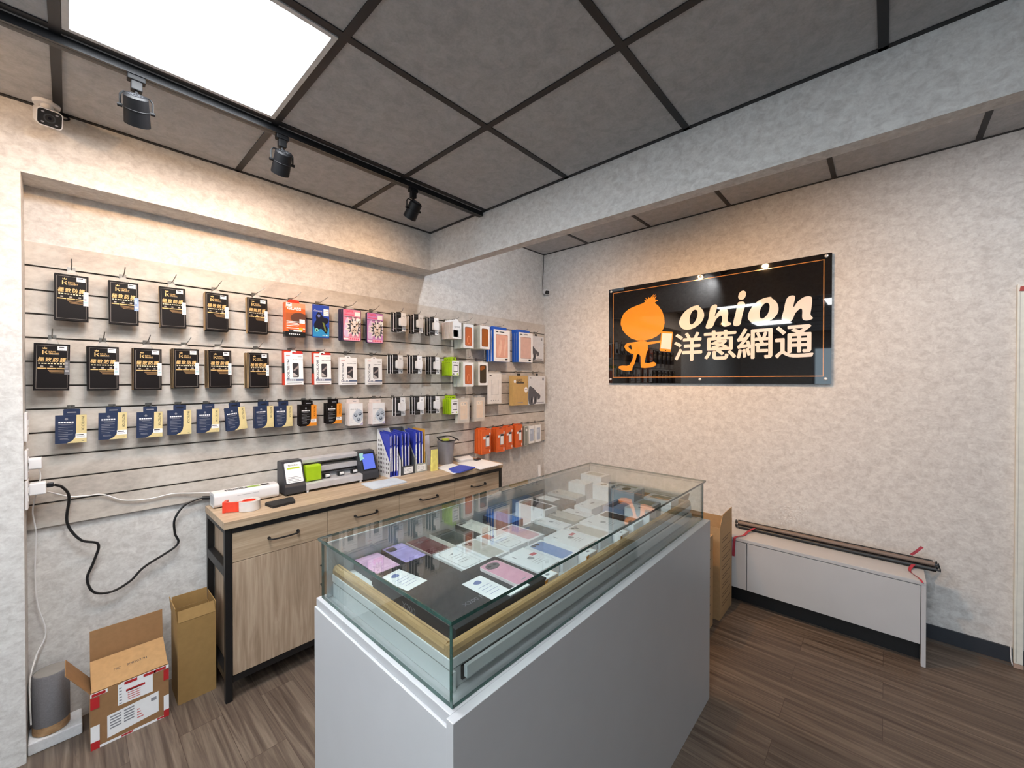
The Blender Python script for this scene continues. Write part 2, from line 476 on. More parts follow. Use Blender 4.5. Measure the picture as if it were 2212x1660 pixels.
# ------------------------------------------------------------------ ceiling light panels
M_PANEL = glow('panel_diffuser', (0.93, 0.97, 1.0), PANEL_E)
M_PFRAME = pm('panel_frame', 'D6D6D6', 0.5)
def panel(cx, cy, label):
    t = thing('ceiling_light_panel', label, 'ceiling light', (cx, cy, ZC), group='square ceiling light panels')
    f = MB(); a, b = 0.294, 0.278
    for x0, x1, y0, y1 in ((-a, a, -a, -b), (-a, a, b, a), (-a, -b, -b, b), (b, a, -b, b)):
        f.box(x0, x1, y0, y1, -0.006, -0.0005, M_PFRAME)
    f.build('frame', t)
    MB().box(-b, b, -b, b, -0.004, -0.001, M_PANEL).build('diffuser', t)
    return t
panel(0.2855, 1.567, 'bright square ceiling light panel at upper left of the photo')
panel(-2.18, 1.567, 'square ceiling light panel farther back, in the row along the slat wall')
panel(-0.33, 0.322, 'square ceiling light panel above the camera, nearest the display counter')
panel(-2.18, -0.923, 'square ceiling light panel near the shop window')

# ------------------------------------------------------------------ track and spot lamps
def track(name, label, x0, x1, y0, y1, z):
    m = MB().box(x0, x1, y0, y1, z-0.028, z-0.0005, M_BLACKP)
    if x1-x0 > y1-y0:
        c = (y0+y1)/2; m.box(x0+0.01, x1-0.01, c-0.006, c+0.006, z-0.0286, z-0.0281, M_BLACK)
    o = m.build(name, bevel=0.002)
    return tag(o, label, 'light track')
track('light_track', 'long black lighting track on the ceiling before the slat wall', -1.2, 1.80, 1.906, 1.94, ZC)
track('light_track', 'black lighting track on the raised ceiling behind the white beam', 1.938, 1.972, -1.2, 1.8, ZS)
M_LENS = glow('lamp_lens', (1.0, 0.78, 0.5), 40)
M_LENSC = glow('lamp_lens_cool', (0.9, 0.95, 1.0), 40)
M_VENT = pm('lamp_vent', '55575C', 0.4, 0.3)
M_LAMP = pm('lamp_black', '0B0B0E', 0.55, spec=0.3)
def spot(loc, aim, label, cool=False, watts=SPOT_W, size=150, yaw=None):
    """track spot: adapter, yoke and head turned to the aim direction"""
    t = thing('track_spotlight', label, 'spotlight', loc, group='black track spotlights')
    d = Vector(aim).normalized()
    az = math.atan2(d.y, d.x)
    ax = Vector((-math.sin(az), math.cos(az), 0))
    MB().box(-0.024, 0.024, -0.015, 0.015, -0.018, 0, M_LAMP).box(-0.015, 0.015, -0.013, 0.013, -0.05, -0.018, M_LAMP).build('adapter', t, bevel=0.003)
    c = Vector((0, 0, -0.112))
    y = MB()
    y.tube([(0, 0, -0.05), (0, 0, -0.062)], 0.006, M_LAMP)
    e = ax*0.042
    y.tube([c+e, c+e+Vector((0, 0, 0.038)), c+e*0.8+Vector((0, 0, 0.05)), c-e*0.8+Vector((0, 0, 0.05)), c-e+Vector((0, 0, 0.038)), c-e], 0.0032, M_LAMP, 6)
    y.build('yoke', t, smooth=True)
    hd = MB()
    # head as a lathe about its own axis, then turned
    q = d.to_track_quat('Z', 'Y').to_matrix()
    h0 = MB().lathe([(0.026, -0.046), (0.033, -0.04), (0.034, -0.004), (0.0352, -0.003), (0.0352, 0.0), (0.034, 0.001), (0.036, 0.048), (0.033, 0.048), (0.030, 0.036)], M_LAMP, 28)
    for i in range(9):
        a = 2*PI*i/9
        for r in (0.010, 0.018):
            h0.box(r*math.cos(a)-0.0022, r*math.cos(a)+0.0022, r*math.sin(a)-0.0022, r*math.sin(a)+0.0022, -0.0466, -0.0455, M_VENT)
    h0.v = [tuple(c + q @ Vector(p)) for p in h0.v]
    hb = h0.build('head', t, smooth=True)
    l0 = MB().lathe([(0.0, 0.0365), (0.029, 0.0365), (0.029, 0.038), (0.0, 0.038)], M_LENSC if cool else M_LENS, 24)
    l0.v = [tuple(c + q @ Vector(p)) for p in l0.v]
    l0.build('lens', hb)
    for sgn in (1, -1):
        MB().tube([c+e*sgn*0.86, c+e*sgn*1.16], 0.006, M_LAMP, 10).build('pivot_knob', t)
    L = bpy.data.lights.new('spot_beam', 'SPOT'); L.energy = watts; L.spot_size = math.radians(size); L.spot_blend = 1.0
    L.color = (0.95, 0.97, 1.0) if cool else WARM
    L.shadow_soft_size = 0.012
    lo = bpy.data.objects.new('spot_beam', L); col.objects.link(lo); lo.parent = t
    lo.location = c + d*0.052
    lo.rotation_euler = d.to_track_quat('-Z', 'Y').to_euler()
    return t
zt = ZC-0.028
spot((-0.55, 1.923, zt), (0.55, 0.74, -0.30), 'black track spotlight out of frame at the left end of the track', watts=7)
spot((0.165, 1.923, zt), (0.10, 0.66, -0.78), 'black track spotlight below the bright light panel, nearest the left edge')
spot((0.628, 1.923, zt), (0.04, 0.68, -0.75), 'middle black track spotlight, at the right corner of the light panel')
spot((1.289, 1.923, zt), (-0.05, 0.68, -0.75), 'black track spotlight nearest the beam corner')
zs2 = ZS-0.028
spot((1.955, 1.500, zs2), (0.80, 0.06, -0.98), 'left track spotlight behind the beam aimed at the sign', watts=62, size=120)
spot((1.955, 1.270, zs2), (0.42, 1.3, -0.85), 'middle white track spotlight behind the beam aimed at the room corner', cool=True, watts=34)
spot((1.955, 0.895, zs2), (0.80, -0.22, -0.86), 'right track spotlight behind the beam aimed at the sign', watts=60, size=120)
spot((1.955, -0.42, zs2), (0.80, -0.05, -0.80), 'unseen white track spotlight added behind the beam to brighten the bare wall', cool=True, watts=42, size=130)  # extra unseen lamp, added to brighten the right wall

# ------------------------------------------------------------------ slat wall
def slatwall(x0, x1, label):
    m = MB()
    m.box(x0, x1, 2.6295, 2.6345, 0.878, 2.078, pm('slat_groove', '5A5550', 0.4, 0.5))
    zs = [0.878] + [0.98+0.1*i for i in range(11)] + [2.078]
    for i in range(12):
        a = zs[i] + (0.0 if i == 0 else 0.005); b = zs[i+1] - (0.0 if i == 11 else 0.004)
        m.box(x0, x1, 2.62, 2.6295, a, b, M_SLAT)
        if i: m.box(x0, x1, 2.6192, 2.6215, zs[i]+0.003, zs[i]+0.005, pm('slat_insert', 'B9B4AC', 0.35, 0.4))
    o = m.build('slatwall_panel', None)
    return tag(o, label, 'slat wall', 'slat wall panels')
slatwall(-0.1215, 2.3045, 'wide grey slat wall panel holding the rows of accessories')
slatwall(2.3055, 3.3605, 'narrow grey slat wall panel next to the room corner')

# ------------------------------------------------------------------ security cameras
def cctv(loc, aim, s, label):
    t = thing('security_camera', label, 'security camera', loc)
    d = Vector(aim).normalized(); q = d.to_track_quat('-Y', 'Z').to_matrix()
    def turned(m, c):
        m.v = [tuple(Vector(c) + q @ Vector(p)) for p in m.v]; return m
    return t, turned
t, turned = cctv((-0.052, 2.415, ZC), (0.10, -1.0, -0.48), 1, 'white bullet security camera with a black face under the ceiling, left')
MB().lathe([(0.0, -0.012), (0.036, -0.012), (0.038, -0.004), (0.038, 0)], M_WHITEP, 28).build('mount', t, smooth=True)
MB().tube([(0, 0, -0.010), (0.004, -0.012, -0.03), (0.0, -0.014, -0.045)], 0.017, M_WHITEP, 12).build('arm', t, smooth=True)
cc = (0.004, -0.02, -0.062)
bd = MB().prism(rr(-0.034, 0.034, -0.031, 0.031, 0.013), front(-0.052), front(0.09), M_WHITEP)
turned(bd, cc).build('body', t, bevel=0.003)
fc = MB(); P = front(-0.0525)
fc.rrect(P, -0.031, 0.031, -0.028, 0.028, 0.011, M_BLACKP, 0.0005)
fc.flat(P, disc(0, 0, 0.016, 20), M_DARKP, 0.001); fc.flat(P, disc(0, 0, 0.012, 20), M_BLACK, 0.0014); fc.flat(P, disc(0, 0, 0.005, 14), pm('camera_lens', '0A0C18', 0.05, coat=1), 0.0018)
for a in (-0.021, 0.021):
    for b in (-0.018, 0.018): fc.flat(P, disc(a*0.85, b, 0.0045, 10, 0.003), pm('ir_lamp', '9A9AA2', 0.3), 0.0012)
turned(fc, cc).build('face_plate', t)
MB().tube(smooth_path([(0.03, 0.02, -0.012), (0.045, 0.03, -0.03), (0.06, 0.05, -0.012), (0.04, 0.052, -0.003)]), 0.003, M_BLACKP, 6).build('cable', t, smooth=True)

t, turned = cctv((3.342, 2.617, 2.415), (-0.55, -1.0, -0.35), 1, 'small white security camera in the room corner on a thin cable')
MB().tube([(0.018, 0.017, 0.02), (0, 0, 0.012)], 0.012, M_WHITEP, 10).build('arm', t, smooth=True)
cc = (-0.018, -0.045, -0.004)
turned(MB().prism(rr(-0.026, 0.026, -0.024, 0.024, 0.012), front(-0.024), front(0.036), M_WHITEP), cc).build('body', t, bevel=0.003)
fc = MB(); fc.rrect(front(-0.0245), -0.022, 0.022, -0.02, 0.016, 0.01, M_BLACKP, 0.0005); fc.flat(front(-0.0245), disc(0, -0.002, 0.008), M_DARKP, 0.001)
turned(fc, cc).build('face_plate', t)
MB().tube(smooth_path([(0.010, 0.012, 0.385), (0.006, 0.010, 0.25), (-0.014, 0.006, 0.12), (-0.014, 0.0, 0.01)]), 0.0028, M_BLACKP, 6).build('cable', t, smooth=True)

# ------------------------------------------------------------------ shop sign
M_SIGN = pm('sign_black_acrylic', '0C0A0B', 0.02, var=0.0, coat=0.6, spec=0.6)
M_ORANGE = pm('sign_orange', 'F59A2C', 0.08, var=0.01, coat=0.5)
M_SWHITE = pm('sign_white', 'F4EAE4', 0.08, var=0.01, coat=0.5)
M_SLINE = pm('sign_line', 'C98A4E', 0.1, coat=0.5)
sg = thing('shop_sign', 'large black glossy shop sign with white lettering and orange figure', 'sign', (3.338, 1.8625, 1.477))
MB().box(0, 0.006, -1.605, 0, 0, 0.851, M_SIGN).build('board', sg)
P = leftf(0.0)
g = MB(); g.outline(P, 0.0415, 1.566, 0.049, 0.815, 0.0055, M_SLINE); g.build('border_line', sg)
head = [(0.1172, 0.5266), (0.1214, 0.5716), (0.1465, 0.6192), (0.1949, 0.6536), (0.2583, 0.6726), (0.315, 0.685), (0.3444, 0.6957), (0.3363, 0.7152), (0.3605, 0.7061), (0.3443, 0.7315), (0.3685, 0.7166), (0.3764, 0.7347), (0.3864, 0.7218), (0.4228, 0.753), (0.4081, 0.7227), (0.4364, 0.7491), (0.4219, 0.7189), (0.4462, 0.7364), (0.4317, 0.7081), (0.4599, 0.6948), (0.4396, 0.6862), (0.4298, 0.677), (0.4639, 0.6452), (0.4928, 0.6014), (0.511, 0.546), (0.514, 0.4989), (0.5056, 0.4576), (0.4838, 0.4219), (0.4502, 0.3961), (0.4014, 0.3758), (0.3515, 0.3677), (0.3211, 0.3668), (0.2696, 0.3731), (0.217, 0.3935), (0.1687, 0.4319), (0.136, 0.4726)]
body = [(0.2171, 0.3568), (0.2748, 0.36), (0.3211, 0.372), (0.3666, 0.3513), (0.4793, 0.3582), (0.4793, 0.3403), (0.3697, 0.328), (0.3718, 0.2865), (0.3579, 0.2582), (0.3519, 0.2295), (0.343, 0.1766), (0.3722, 0.1709), (0.4217, 0.181), (0.4432, 0.1689), (0.4413, 0.15), (0.4021, 0.1347), (0.3421, 0.1302), (0.3095, 0.1347), (0.3064, 0.1582), (0.3051, 0.2314), (0.2927, 0.2514), (0.272, 0.2494), (0.2648, 0.2182), (0.2493, 0.1695), (0.2304, 0.1354), (0.2263, 0.1127), (0.175, 0.1076), (0.126, 0.1164), (0.0983, 0.1352), (0.1005, 0.1513), (0.1313, 0.1567), (0.177, 0.1535), (0.2017, 0.1609), (0.2229, 0.1901), (0.2407, 0.2339), (0.2406, 0.2527), (0.2067, 0.2651), (0.1691, 0.2918), (0.1527, 0.3228), (0.1635, 0.3442), (0.1851, 0.3548)]
def stencil(outer, holes, P, m, w, name, parent):
    """flat shape with holes, filled by triangulation"""
    bm = bmesh.new(); edges = []
    for ring in [outer] + holes:
        vs = [bm.verts.new(P(u, v, w)) for u, v in ring]
        edges += [bm.edges.new((vs[i], vs[(i+1) % len(vs)])) for i in range(len(vs))]
    bmesh.ops.triangle_fill(bm, use_beauty=True, use_dissolve=False, edges=edges)
    me = bpy.data.meshes.new(name); bm.to_mesh(me); bm.free(); me.materials.append(m)
    o = bpy.data.objects.new(name, me); col.objects.link(o); o.parent = parent
    return o
P2 = leftf(0.0)
f = stencil(head, [], P2, M_ORANGE, 0.0004, 'figure_head', sg)
f = stencil(body, [[(0.1894, 0.3277), (0.2171, 0.335), (0.2268, 0.2929), (0.2013, 0.3051)]], P2, M_ORANGE, 0.0004, 'figure_body', sg)
g = MB(); g.flat(P2, [(0.4953, 0.4332), (0.5768, 0.421), (0.5851, 0.4111), (0.5672, 0.2663), (0.5598, 0.2592), (0.4796, 0.2687), (0.4719, 0.2766), (0.4867, 0.4263)], M_ORANGE, 0.0007)
g.flat(P2, [(0.4953, 0.4181), (0.5768, 0.4071), (0.5643, 0.2794), (0.4814, 0.2912)], M_SWHITE, 0.001)
g.flat(P2, disc(0.5235, 0.273, 0.006), M_SIGN, 0.001)
g.build('figure_phone', sg)
o1o = [(0.6321, 0.4831), (0.6409, 0.5233), (0.6676, 0.5658), (0.707, 0.5955), (0.7502, 0.6117), (0.7825, 0.6112), (0.7885, 0.6008), (0.8054, 0.5838), (0.8205, 0.553), (0.8231, 0.5221), (0.8099, 0.4883), (0.789, 0.4639), (0.7551, 0.4422), (0.7164, 0.4294), (0.6857, 0.4302), (0.6547, 0.4447)]
o1i = [(0.7162, 0.4797), (0.7143, 0.5157), (0.7229, 0.5507), (0.7418, 0.5771), (0.7631, 0.5799), (0.7743, 0.5627), (0.7719, 0.5275), (0.7592, 0.4933), (0.7379, 0.4705), (0.7249, 0.4681)]
o2o = [(1.1242, 0.4818), (1.1327, 0.5218), (1.1577, 0.5637), (1.1931, 0.5956), (1.2348, 0.61), (1.2691, 0.6109), (1.2725, 0.6009), (1.2929, 0.5824), (1.3084, 0.5528), (1.3133, 0.5169), (1.3034, 0.4827), (1.2766, 0.454), (1.2426, 0.4359), (1.2009, 0.4279), (1.1654, 0.4352), (1.1366, 0.4543)]
o2i = [(1.2021, 0.4737), (1.1991, 0.5062), (1.2074, 0.5415), (1.2267, 0.5671), (1.2454, 0.5727), (1.2591, 0.5551), (1.2573, 0.5196), (1.2458, 0.489), (1.2251, 0.4672), (1.2112, 0.4647)]
n1 = [(0.9076, 0.6034), (0.9173, 0.585), (0.9, 0.5139), (0.9238, 0.5456), (0.9553, 0.5676), (0.9827, 0.5626), (0.9944, 0.5292), (0.9908, 0.4704), (1.0139, 0.4513), (1.0101, 0.439), (0.9716, 0.4282), (0.9519, 0.4444), (0.9517, 0.4999), (0.9398, 0.5139), (0.9081, 0.4872), (0.8842, 0.4334), (0.8475, 0.4236), (0.8351, 0.4404), (0.8554, 0.5012), (0.8673, 0.5781), (0.8835, 0.5978)]
li = [(1.0624, 0.6005), (1.0921, 0.6008), (1.1069, 0.5783), (1.0925, 0.5182), (1.0816, 0.4656), (1.078, 0.4411), (1.0595, 0.4253), (1.033, 0.4311), (1.0291, 0.4582), (1.044, 0.5236), (1.055, 0.5806)]
dot = [(1.0955, 0.6811), (1.1109, 0.664), (1.1067, 0.6318), (1.0884, 0.6161), (1.0661, 0.6224), (1.0607, 0.6448), (1.0733, 0.6737)]
n2 = [(1.3944, 0.6035), (1.4085, 0.59), (1.398, 0.5223), (1.4232, 0.5574), (1.4575, 0.5832), (1.4883, 0.585), (1.5024, 0.5658), (1.4979, 0.5027), (1.4938, 0.4619), (1.5061, 0.4418), (1.5013, 0.4311), (1.4707, 0.4244), (1.4489, 0.4402), (1.4487, 0.4934), (1.4392, 0.5097), (1.411, 0.4824), (1.3889, 0.431), (1.35, 0.4271), (1.3315, 0.4484), (1.3431, 0.5056), (1.3558, 0.574), (1.3719, 0.5989)]
for rings in ((o1o, o1i), (n1,), (li,), (dot,), (o2o, o2i), (n2,)):
    rs = [smooth_ring(r) for r in rings]
    stencil(rs[0], rs[1:], P2, M_SWHITE, 0.0004, 'letter', sg)
for ch, u0, u1, v0, v1 in (('洋', 0.597, 0.806, 0.184, 0.402), ('蔥', 0.826, 1.046, 0.186, 0.402), ('網', 1.056, 1.274, 0.184, 0.400), ('通', 1.297, 1.507, 0.181, 0.396)):
    MB().text(P2, ch, u0, v0, v1-v0, M_SWHITE, 0.0004, bold=0.020, width=u1-u0).build('character', sg)
for u, v in ((0.0234, 0.8309), (0.0174, 0.0349), (0.7949, 0.0325), (1.5765, 0.8347), (1.5762, 0.0333), (0.7949, 0.8330)):
    s_ = MB().lathe([(0.0, 0.0), (0.011, 0.0), (0.011, 0.004), (0.007, 0.007), (0.0, 0.007)], pm('screw_cap', 'D8D8D8', 0.2, 0.6), 18)
    s_.v = [(-z, -u + x, v + y) for x, y, z in s_.v]
    s_.build('screw_cap', sg, smooth=True)
for u, v in ((0.0234, 0.8309), (0.0174, 0.0349), (0.7949, 0.0325), (1.5765, 0.8347), (1.5762, 0.0333)):
    s_ = MB().tube([(0.006, -u, v), (0.0228, -u, v)], 0.008, MATS['screw_cap'], 10); s_.build('standoff', sg)

# ------------------------------------------------------------------ goods on the slat wall
# every prototype: origin at the middle of the front face, front at y = 0, body behind it
HID = (0, 0, 0)
def price(m, P, u, v, w=0.026, hh=0.018):
    m.rect(P, u, u+w, v, v+hh, M_PAPER, 0.0006)
    m.rect(P, u+0.003, u+w*0.72, v+hh*0.62, v+hh*0.84, M_INK, 0.0009)
    m.rect(P, u+0.004, u+w*0.85, v+hh*0.38, v+hh*0.44, M_INKG, 0.0009); m.rect(P, u+0.004, u+w*0.6, v+hh*0.2, v+hh*0.26, M_INKG, 0.0009)
M_BOXBLK = pm('box_black_brown', '141011', 0.5, var=0.05, spec=0.2)
M_BOXEDGE = pm('box_edge_tan', 'B99A70', 0.6)
M_BOXIN = pm('box_panel_black', '151112', 0.35, var=0.03)

def proto_black(sticker, edge):
    W, H, T = 0.099, 0.195, 0.014
    t = thing('screen_protector_box', 'x', 'box', HID)
    m = MB()
    m.box(-W/2, W/2, 0, T, -H/2, H/2, M_BOXBLK, skip='l'); m.poly([(-W/2, 0, -H/2), (-W/2, 0, H/2), (-W/2, T, H/2), (-W/2, T, -H/2)], edge)
    P = front(0)
    a, b = W/2-0.006, H/2-0.008
    m.outline(P, -a, a, -b, b, 0.0008, M_GOLDL)
    # crown-K logo and brand words
    m.flat(P, [(-0.028, 0.052), (-0.0245, 0.052), (-0.0245, 0.070), (-0.028, 0.070)], M_GOLD)
    m.flat(P, [(-0.0245, 0.0605), (-0.015, 0.068), (-0.0145, 0.0655), (-0.0215, 0.060)], M_GOLD)
    m.flat(P, [(-0.0225, 0.0615), (-0.0195, 0.0635), (-0.0125, 0.054), (-0.016, 0.0525)], M_GOLD)
    m.flat(P, [(-0.027, 0.0745), (-0.0265, 0.081), (-0.0235, 0.0768), (-0.021, 0.083), (-0.0185, 0.0768), (-0.0155, 0.081), (-0.015, 0.0745)], M_GOLD)
    m.text(P, 'KING', -0.0105, 0.0620, 0.0052, M_GOLD, bold=0.02, width=0.020); m.text(P, 'SMART', -0.0105, 0.0550, 0.0052, M_GOLD, bold=0.02, width=0.029)
    m.rect(P, -0.0105, 0.019, 0.0525, 0.0535, M_GOLDL)
    for i, ch in enumerate('極致防護'):
        m.text(P, ch, -0.040 + 0.0205*i, 0.0215, 0.0185, M_GOLD, bold=0.025, shear=0.15, width=0.0175)
    for i in range(9): m.rect(P, -0.038+0.0085*i, -0.0325+0.0085*i, 0.0125, 0.0165, pm('print_cream', 'E6D6B4', 0.5))
    for i in range(3):
        m.rrect(P, -0.033+0.026*i, -0.024+0.026*i, -0.0005, 0.0055, 0.0025, M_GOLDL)
        m.rect(P, -0.040+0.026*i, -0.0160+0.026*i, -0.0075, -0.0035, M_GOLD)
    for i in range(3): m.rect(P, -0.012+0.004*i, 0.033, -0.0145-0.005*i, -0.0125-0.005*i, pm('print_bronze', '9A7A50', 0.5))
    m.build('box', t)
    ht = MB(); ht.flat(front(0.004), [(-0.018, H/2-0.012), (0.018, H/2-0.012), (0.018, H/2+0.004), (0.012, H/2+0.015), (0.004, H/2+0.021), (-0.004, H/2+0.021), (-0.012, H/2+0.015), (-0.018, H/2+0.004)], M_CLEAR, 0.0)
    ht.v = [(x, T-0.001 if z < H/2 else 0.006, z) for x, y, z in ht.v]
    ht.build('hang_tab', t)
    s = MB(); price(s, P, 0.014, 0.071); s.build('price_sticker', t)
    s = MB()
    if sticker == 'white': c1, c2 = M_PAPER, pm('sticker_cyan', 'A8CBD0', 0.6)
    elif sticker == 'blue': c1, c2 = pm('sticker_blue', '8EA8DE', 0.5), pm('sticker_pale_blue', 'C8D6F2', 0.5)
    else: c1, c2 = pm('sticker_grey', '66676C', 0.4), pm('sticker_grey_light', 'A9A9AE', 0.5)
    s.rect(P, 0.0345, 0.0495, -0.030, 0.030, c1, 0.0006)
    for i in range(6): s.rect(P, 0.037, 0.044, -0.006+0.005*i, -0.0035+0.005*i, M_INKG if i < 2 else c2, 0.0009)
    s.rect(P, 0.0365, 0.0475, -0.018, -0.011, c2, 0.0009)
    s.build('barcode_sticker', t)
    return t

M_NAVY = pm('box_navy', '22304F', 0.45); M_CREAM = pm('box_cream', 'D9C893', 0.5)
def proto_card(body, accent, name, label_words, cat, W=0.092, H=0.120, T=0.010, sticker=True):
    t = thing(name, 'x', cat, HID)
    m = MB(); P = front(0)
    m.box(-W/2, W/2, 0, T, -H/2, H/2, body)
    cur = [(W*0.17, H/2), (W/2, H/2), (W/2, -H/2), (-W*0.14, -H/2), (W*0.04, -H*0.42), (W*0.13, -H*0.30), (W*0.16, -H*0.15)]
    m.flat(P, cur, accent)
    m.flat(P, disc(-W*0.15, H*0.36, 0.005, 14), M_INKG)
    for i in range(6): m.rect(P, -W*0.40+0.0076*i, -W*0.40+0.006+0.0076*i, H*0.22, H*0.27, M_PAPER)
    m.rect(P, -W*0.40, W*0.07, H*0.17, H*0.185, M_INKG); m.rect(P, -W*0.30, W*0.0, H*0.145, H*0.155, M_INKG)
    for i in range(6): m.rect(P, -W*0.40, (W*0.06 if i % 2 == 0 else -W*0.1), H*(0.065-0.062*i), H*(0.078-0.062*i), M_INKG)
    m.rect(P, -W*0.35, -W*0.1, -H*0.34, -H*0.325, M_INKG); m.rect(P, -W*0.35, -W*0.06, -H*0.37, -H*0.36, M_INKG)
    m.text(P, 'PROTECTOR', W*0.33, H*0.44, 0.0085, M_INK if body is not M_BOXBLK else M_BOXBLK, rot=-PI/2, width=H*0.50, bold=0.01)
    m.rect(P, W*0.34, W*0.42, -H*0.455, -H*0.43, M_INKG)
    m.build('box', t)
    g = MB()
    g.prism(rr(-W*0.25, W*0.29, H/2-0.002, H/2+0.026, 0.004), front(T*0.5), front(T*0.5+0.0008), body)
    g.rrect(front(T*0.5), -W*0.13, W*0.17, H/2+0.009, H/2+0.014, 0.002, M_INKG if sticker else M_BLACK, 0.0004)
    g.build('hang_tab', t)
    if sticker:
        s = MB(); price(s, P, W*0.14, -H*0.34, 0.033, 0.020); s.build('price_sticker', t)
    return t

def proto_glass():
    W, H, T = 0.109, 0.196, 0.040
    O, B = pm('box_orange_red', 'D9622E', 0.4), pm('box_brown', '5A3A30', 0.4)
    t = thing('tempered_glass_box', 'x', 'box', HID); m = MB(); P = front(0)
    m.box(-W/2, W/2, 0, T, -H/2+0.03, H/2, O); m.box(-W/2, W/2, 0, T, -H/2, -H/2+0.03, M_BLACKP)
    m.rect(P, -W/2, W/2, H*0.34, H/2, pm('box_peach', 'C98E6C', 0.5)); m.rect(P, -W/2+0.002, W/2, -H*0.10, H*0.20, pm('box_rust', 'A85832', 0.4))
    m.flat(P, smooth_ring([(-0.025, H*0.02), (-0.02, H*0.14), (0.01, H*0.22), (0.052, H*0.18), (0.052, -H*0.06), (0.0, -H*0.08)]), B, 0.0005)
    m.text(P, 'GLASS', -0.044, H*0.29, 0.017, M_PAPER, bold=0.03, width=0.075)
    for i in range(4): m.rect(P, -0.048, 0.02-0.008*(i % 2), -0.012-0.008*i, -0.009-0.008*i, M_PAPER, 0.0006)
    m.rect(P, -0.048, 0.053, -0.050, -0.046, M_PAPER); m.flat(P, disc(0.03, -0.053, 0.012), pm('box_yellow', 'E0B030', 0.5), 0.0006)
    m.flat(P, [(-0.04, -0.055), (0.02, -0.062), (0.054, -0.055), (0.03, -0.07), (-0.035, -0.07)], M_DARKP, 0.0005)
    m.flat(P, [(-0.01, -0.058), (0.035, -0.058), (0.035, -0.067), (-0.012, -0.067)], M_PAPER, 0.0008)
    for i in range(6): m.rect(P, -0.035+0.011*i, -0.029+0.011*i, -H/2+0.012, -H/2+0.018, M_PAPER)
    m.build('box', t)
    g = MB(); R = pm('tab_red', 'D2371F', 0.45)
    g.prism([(-0.03, H/2-0.01), (0.036, H/2-0.01), (0.036, H/2+0.012), (0.028, H/2+0.024), (-0.02, H/2+0.024), (-0.03, H/2+0.012)], front(T-0.004), front(T-0.003), R)
    g.build('hang_tab', t)
    s = MB(); price(s, P, -0.05, H/2-0.022, 0.030, 0.020); s.rect(P, 0.022, 0.052, -0.018, 0.006, M_PAPER, 0.0006); s.build('price_sticker', t)
    return t

def proto_blue():
    W, H, T = 0.098, 0.200, 0.012
    B, C = pm('box_royal_blue', '2346A8', 0.4), pm('box_cyan', '2F8FC8', 0.45)
    t = thing('screen_protector_box', 'x', 'box', HID); m = MB(); P = front(0)
    m.box(-W/2, W/2, 0, T, -H/2, H/2, B)
    m.rect(P, -W/2, W/2, -H/2+0.006, -H*0.18, C)
    D1 = pm('print_dark_navy', '12162A', 0.4)
    m.flat(P, smooth_ring([(-0.02, 0.055), (-0.032, 0.03), (-0.03, 0.005), (-0.043, -0.02), (-0.034, -0.06), (0.0, -0.045), (0.03, -0.075), (0.04, -0.04), (0.026, -0.02), (0.044, 0.0), (0.04, 0.02), (0.012, 0.028), (-0.004, 0.05)]), D1, 0.0006)
    m.flat(P, disc(-0.014, 0.033, 0.009), pm('print_skin_blue', '6A78B8', 0.5), 0.0009)
    m.flat(P, [(0.006, -0.004), (0.018, -0.008), (0.032, -0.06), (0.024, -0.062)], pm('print_olive', '6E7A3A', 0.5), 0.0009)
    m.flat(P, disc(-0.027, -0.055, 0.011), pm('print_mint', '8FE0C8', 0.4), 0.0009); m.flat(P, disc(-0.027, -0.055, 0.006), D1, 0.0011)
    m.text(P, 'Ceramic', -0.043, 0.058, 0.011, M_PAPER, shear=0.25, width=0.05)
    for i in range(4): m.rect(P, 0.008+0.010*i, 0.014+0.010*i, -H/2+0.012, -H/2+0.017, M_PAPER, 0.0006)
    m.build('box', t)
    s = MB(); s.rect(P, 0.014, 0.046, 0.035, 0.078, M_PAPER, 0.0008)
    for i in range(3): s.rect(P, 0.018, 0.042, 0.043+0.011*i, 0.046+0.011*i, pm('print_salmon', 'D6937C', 0.5), 0.0011)
    s.build('price_sticker', t)
    return t

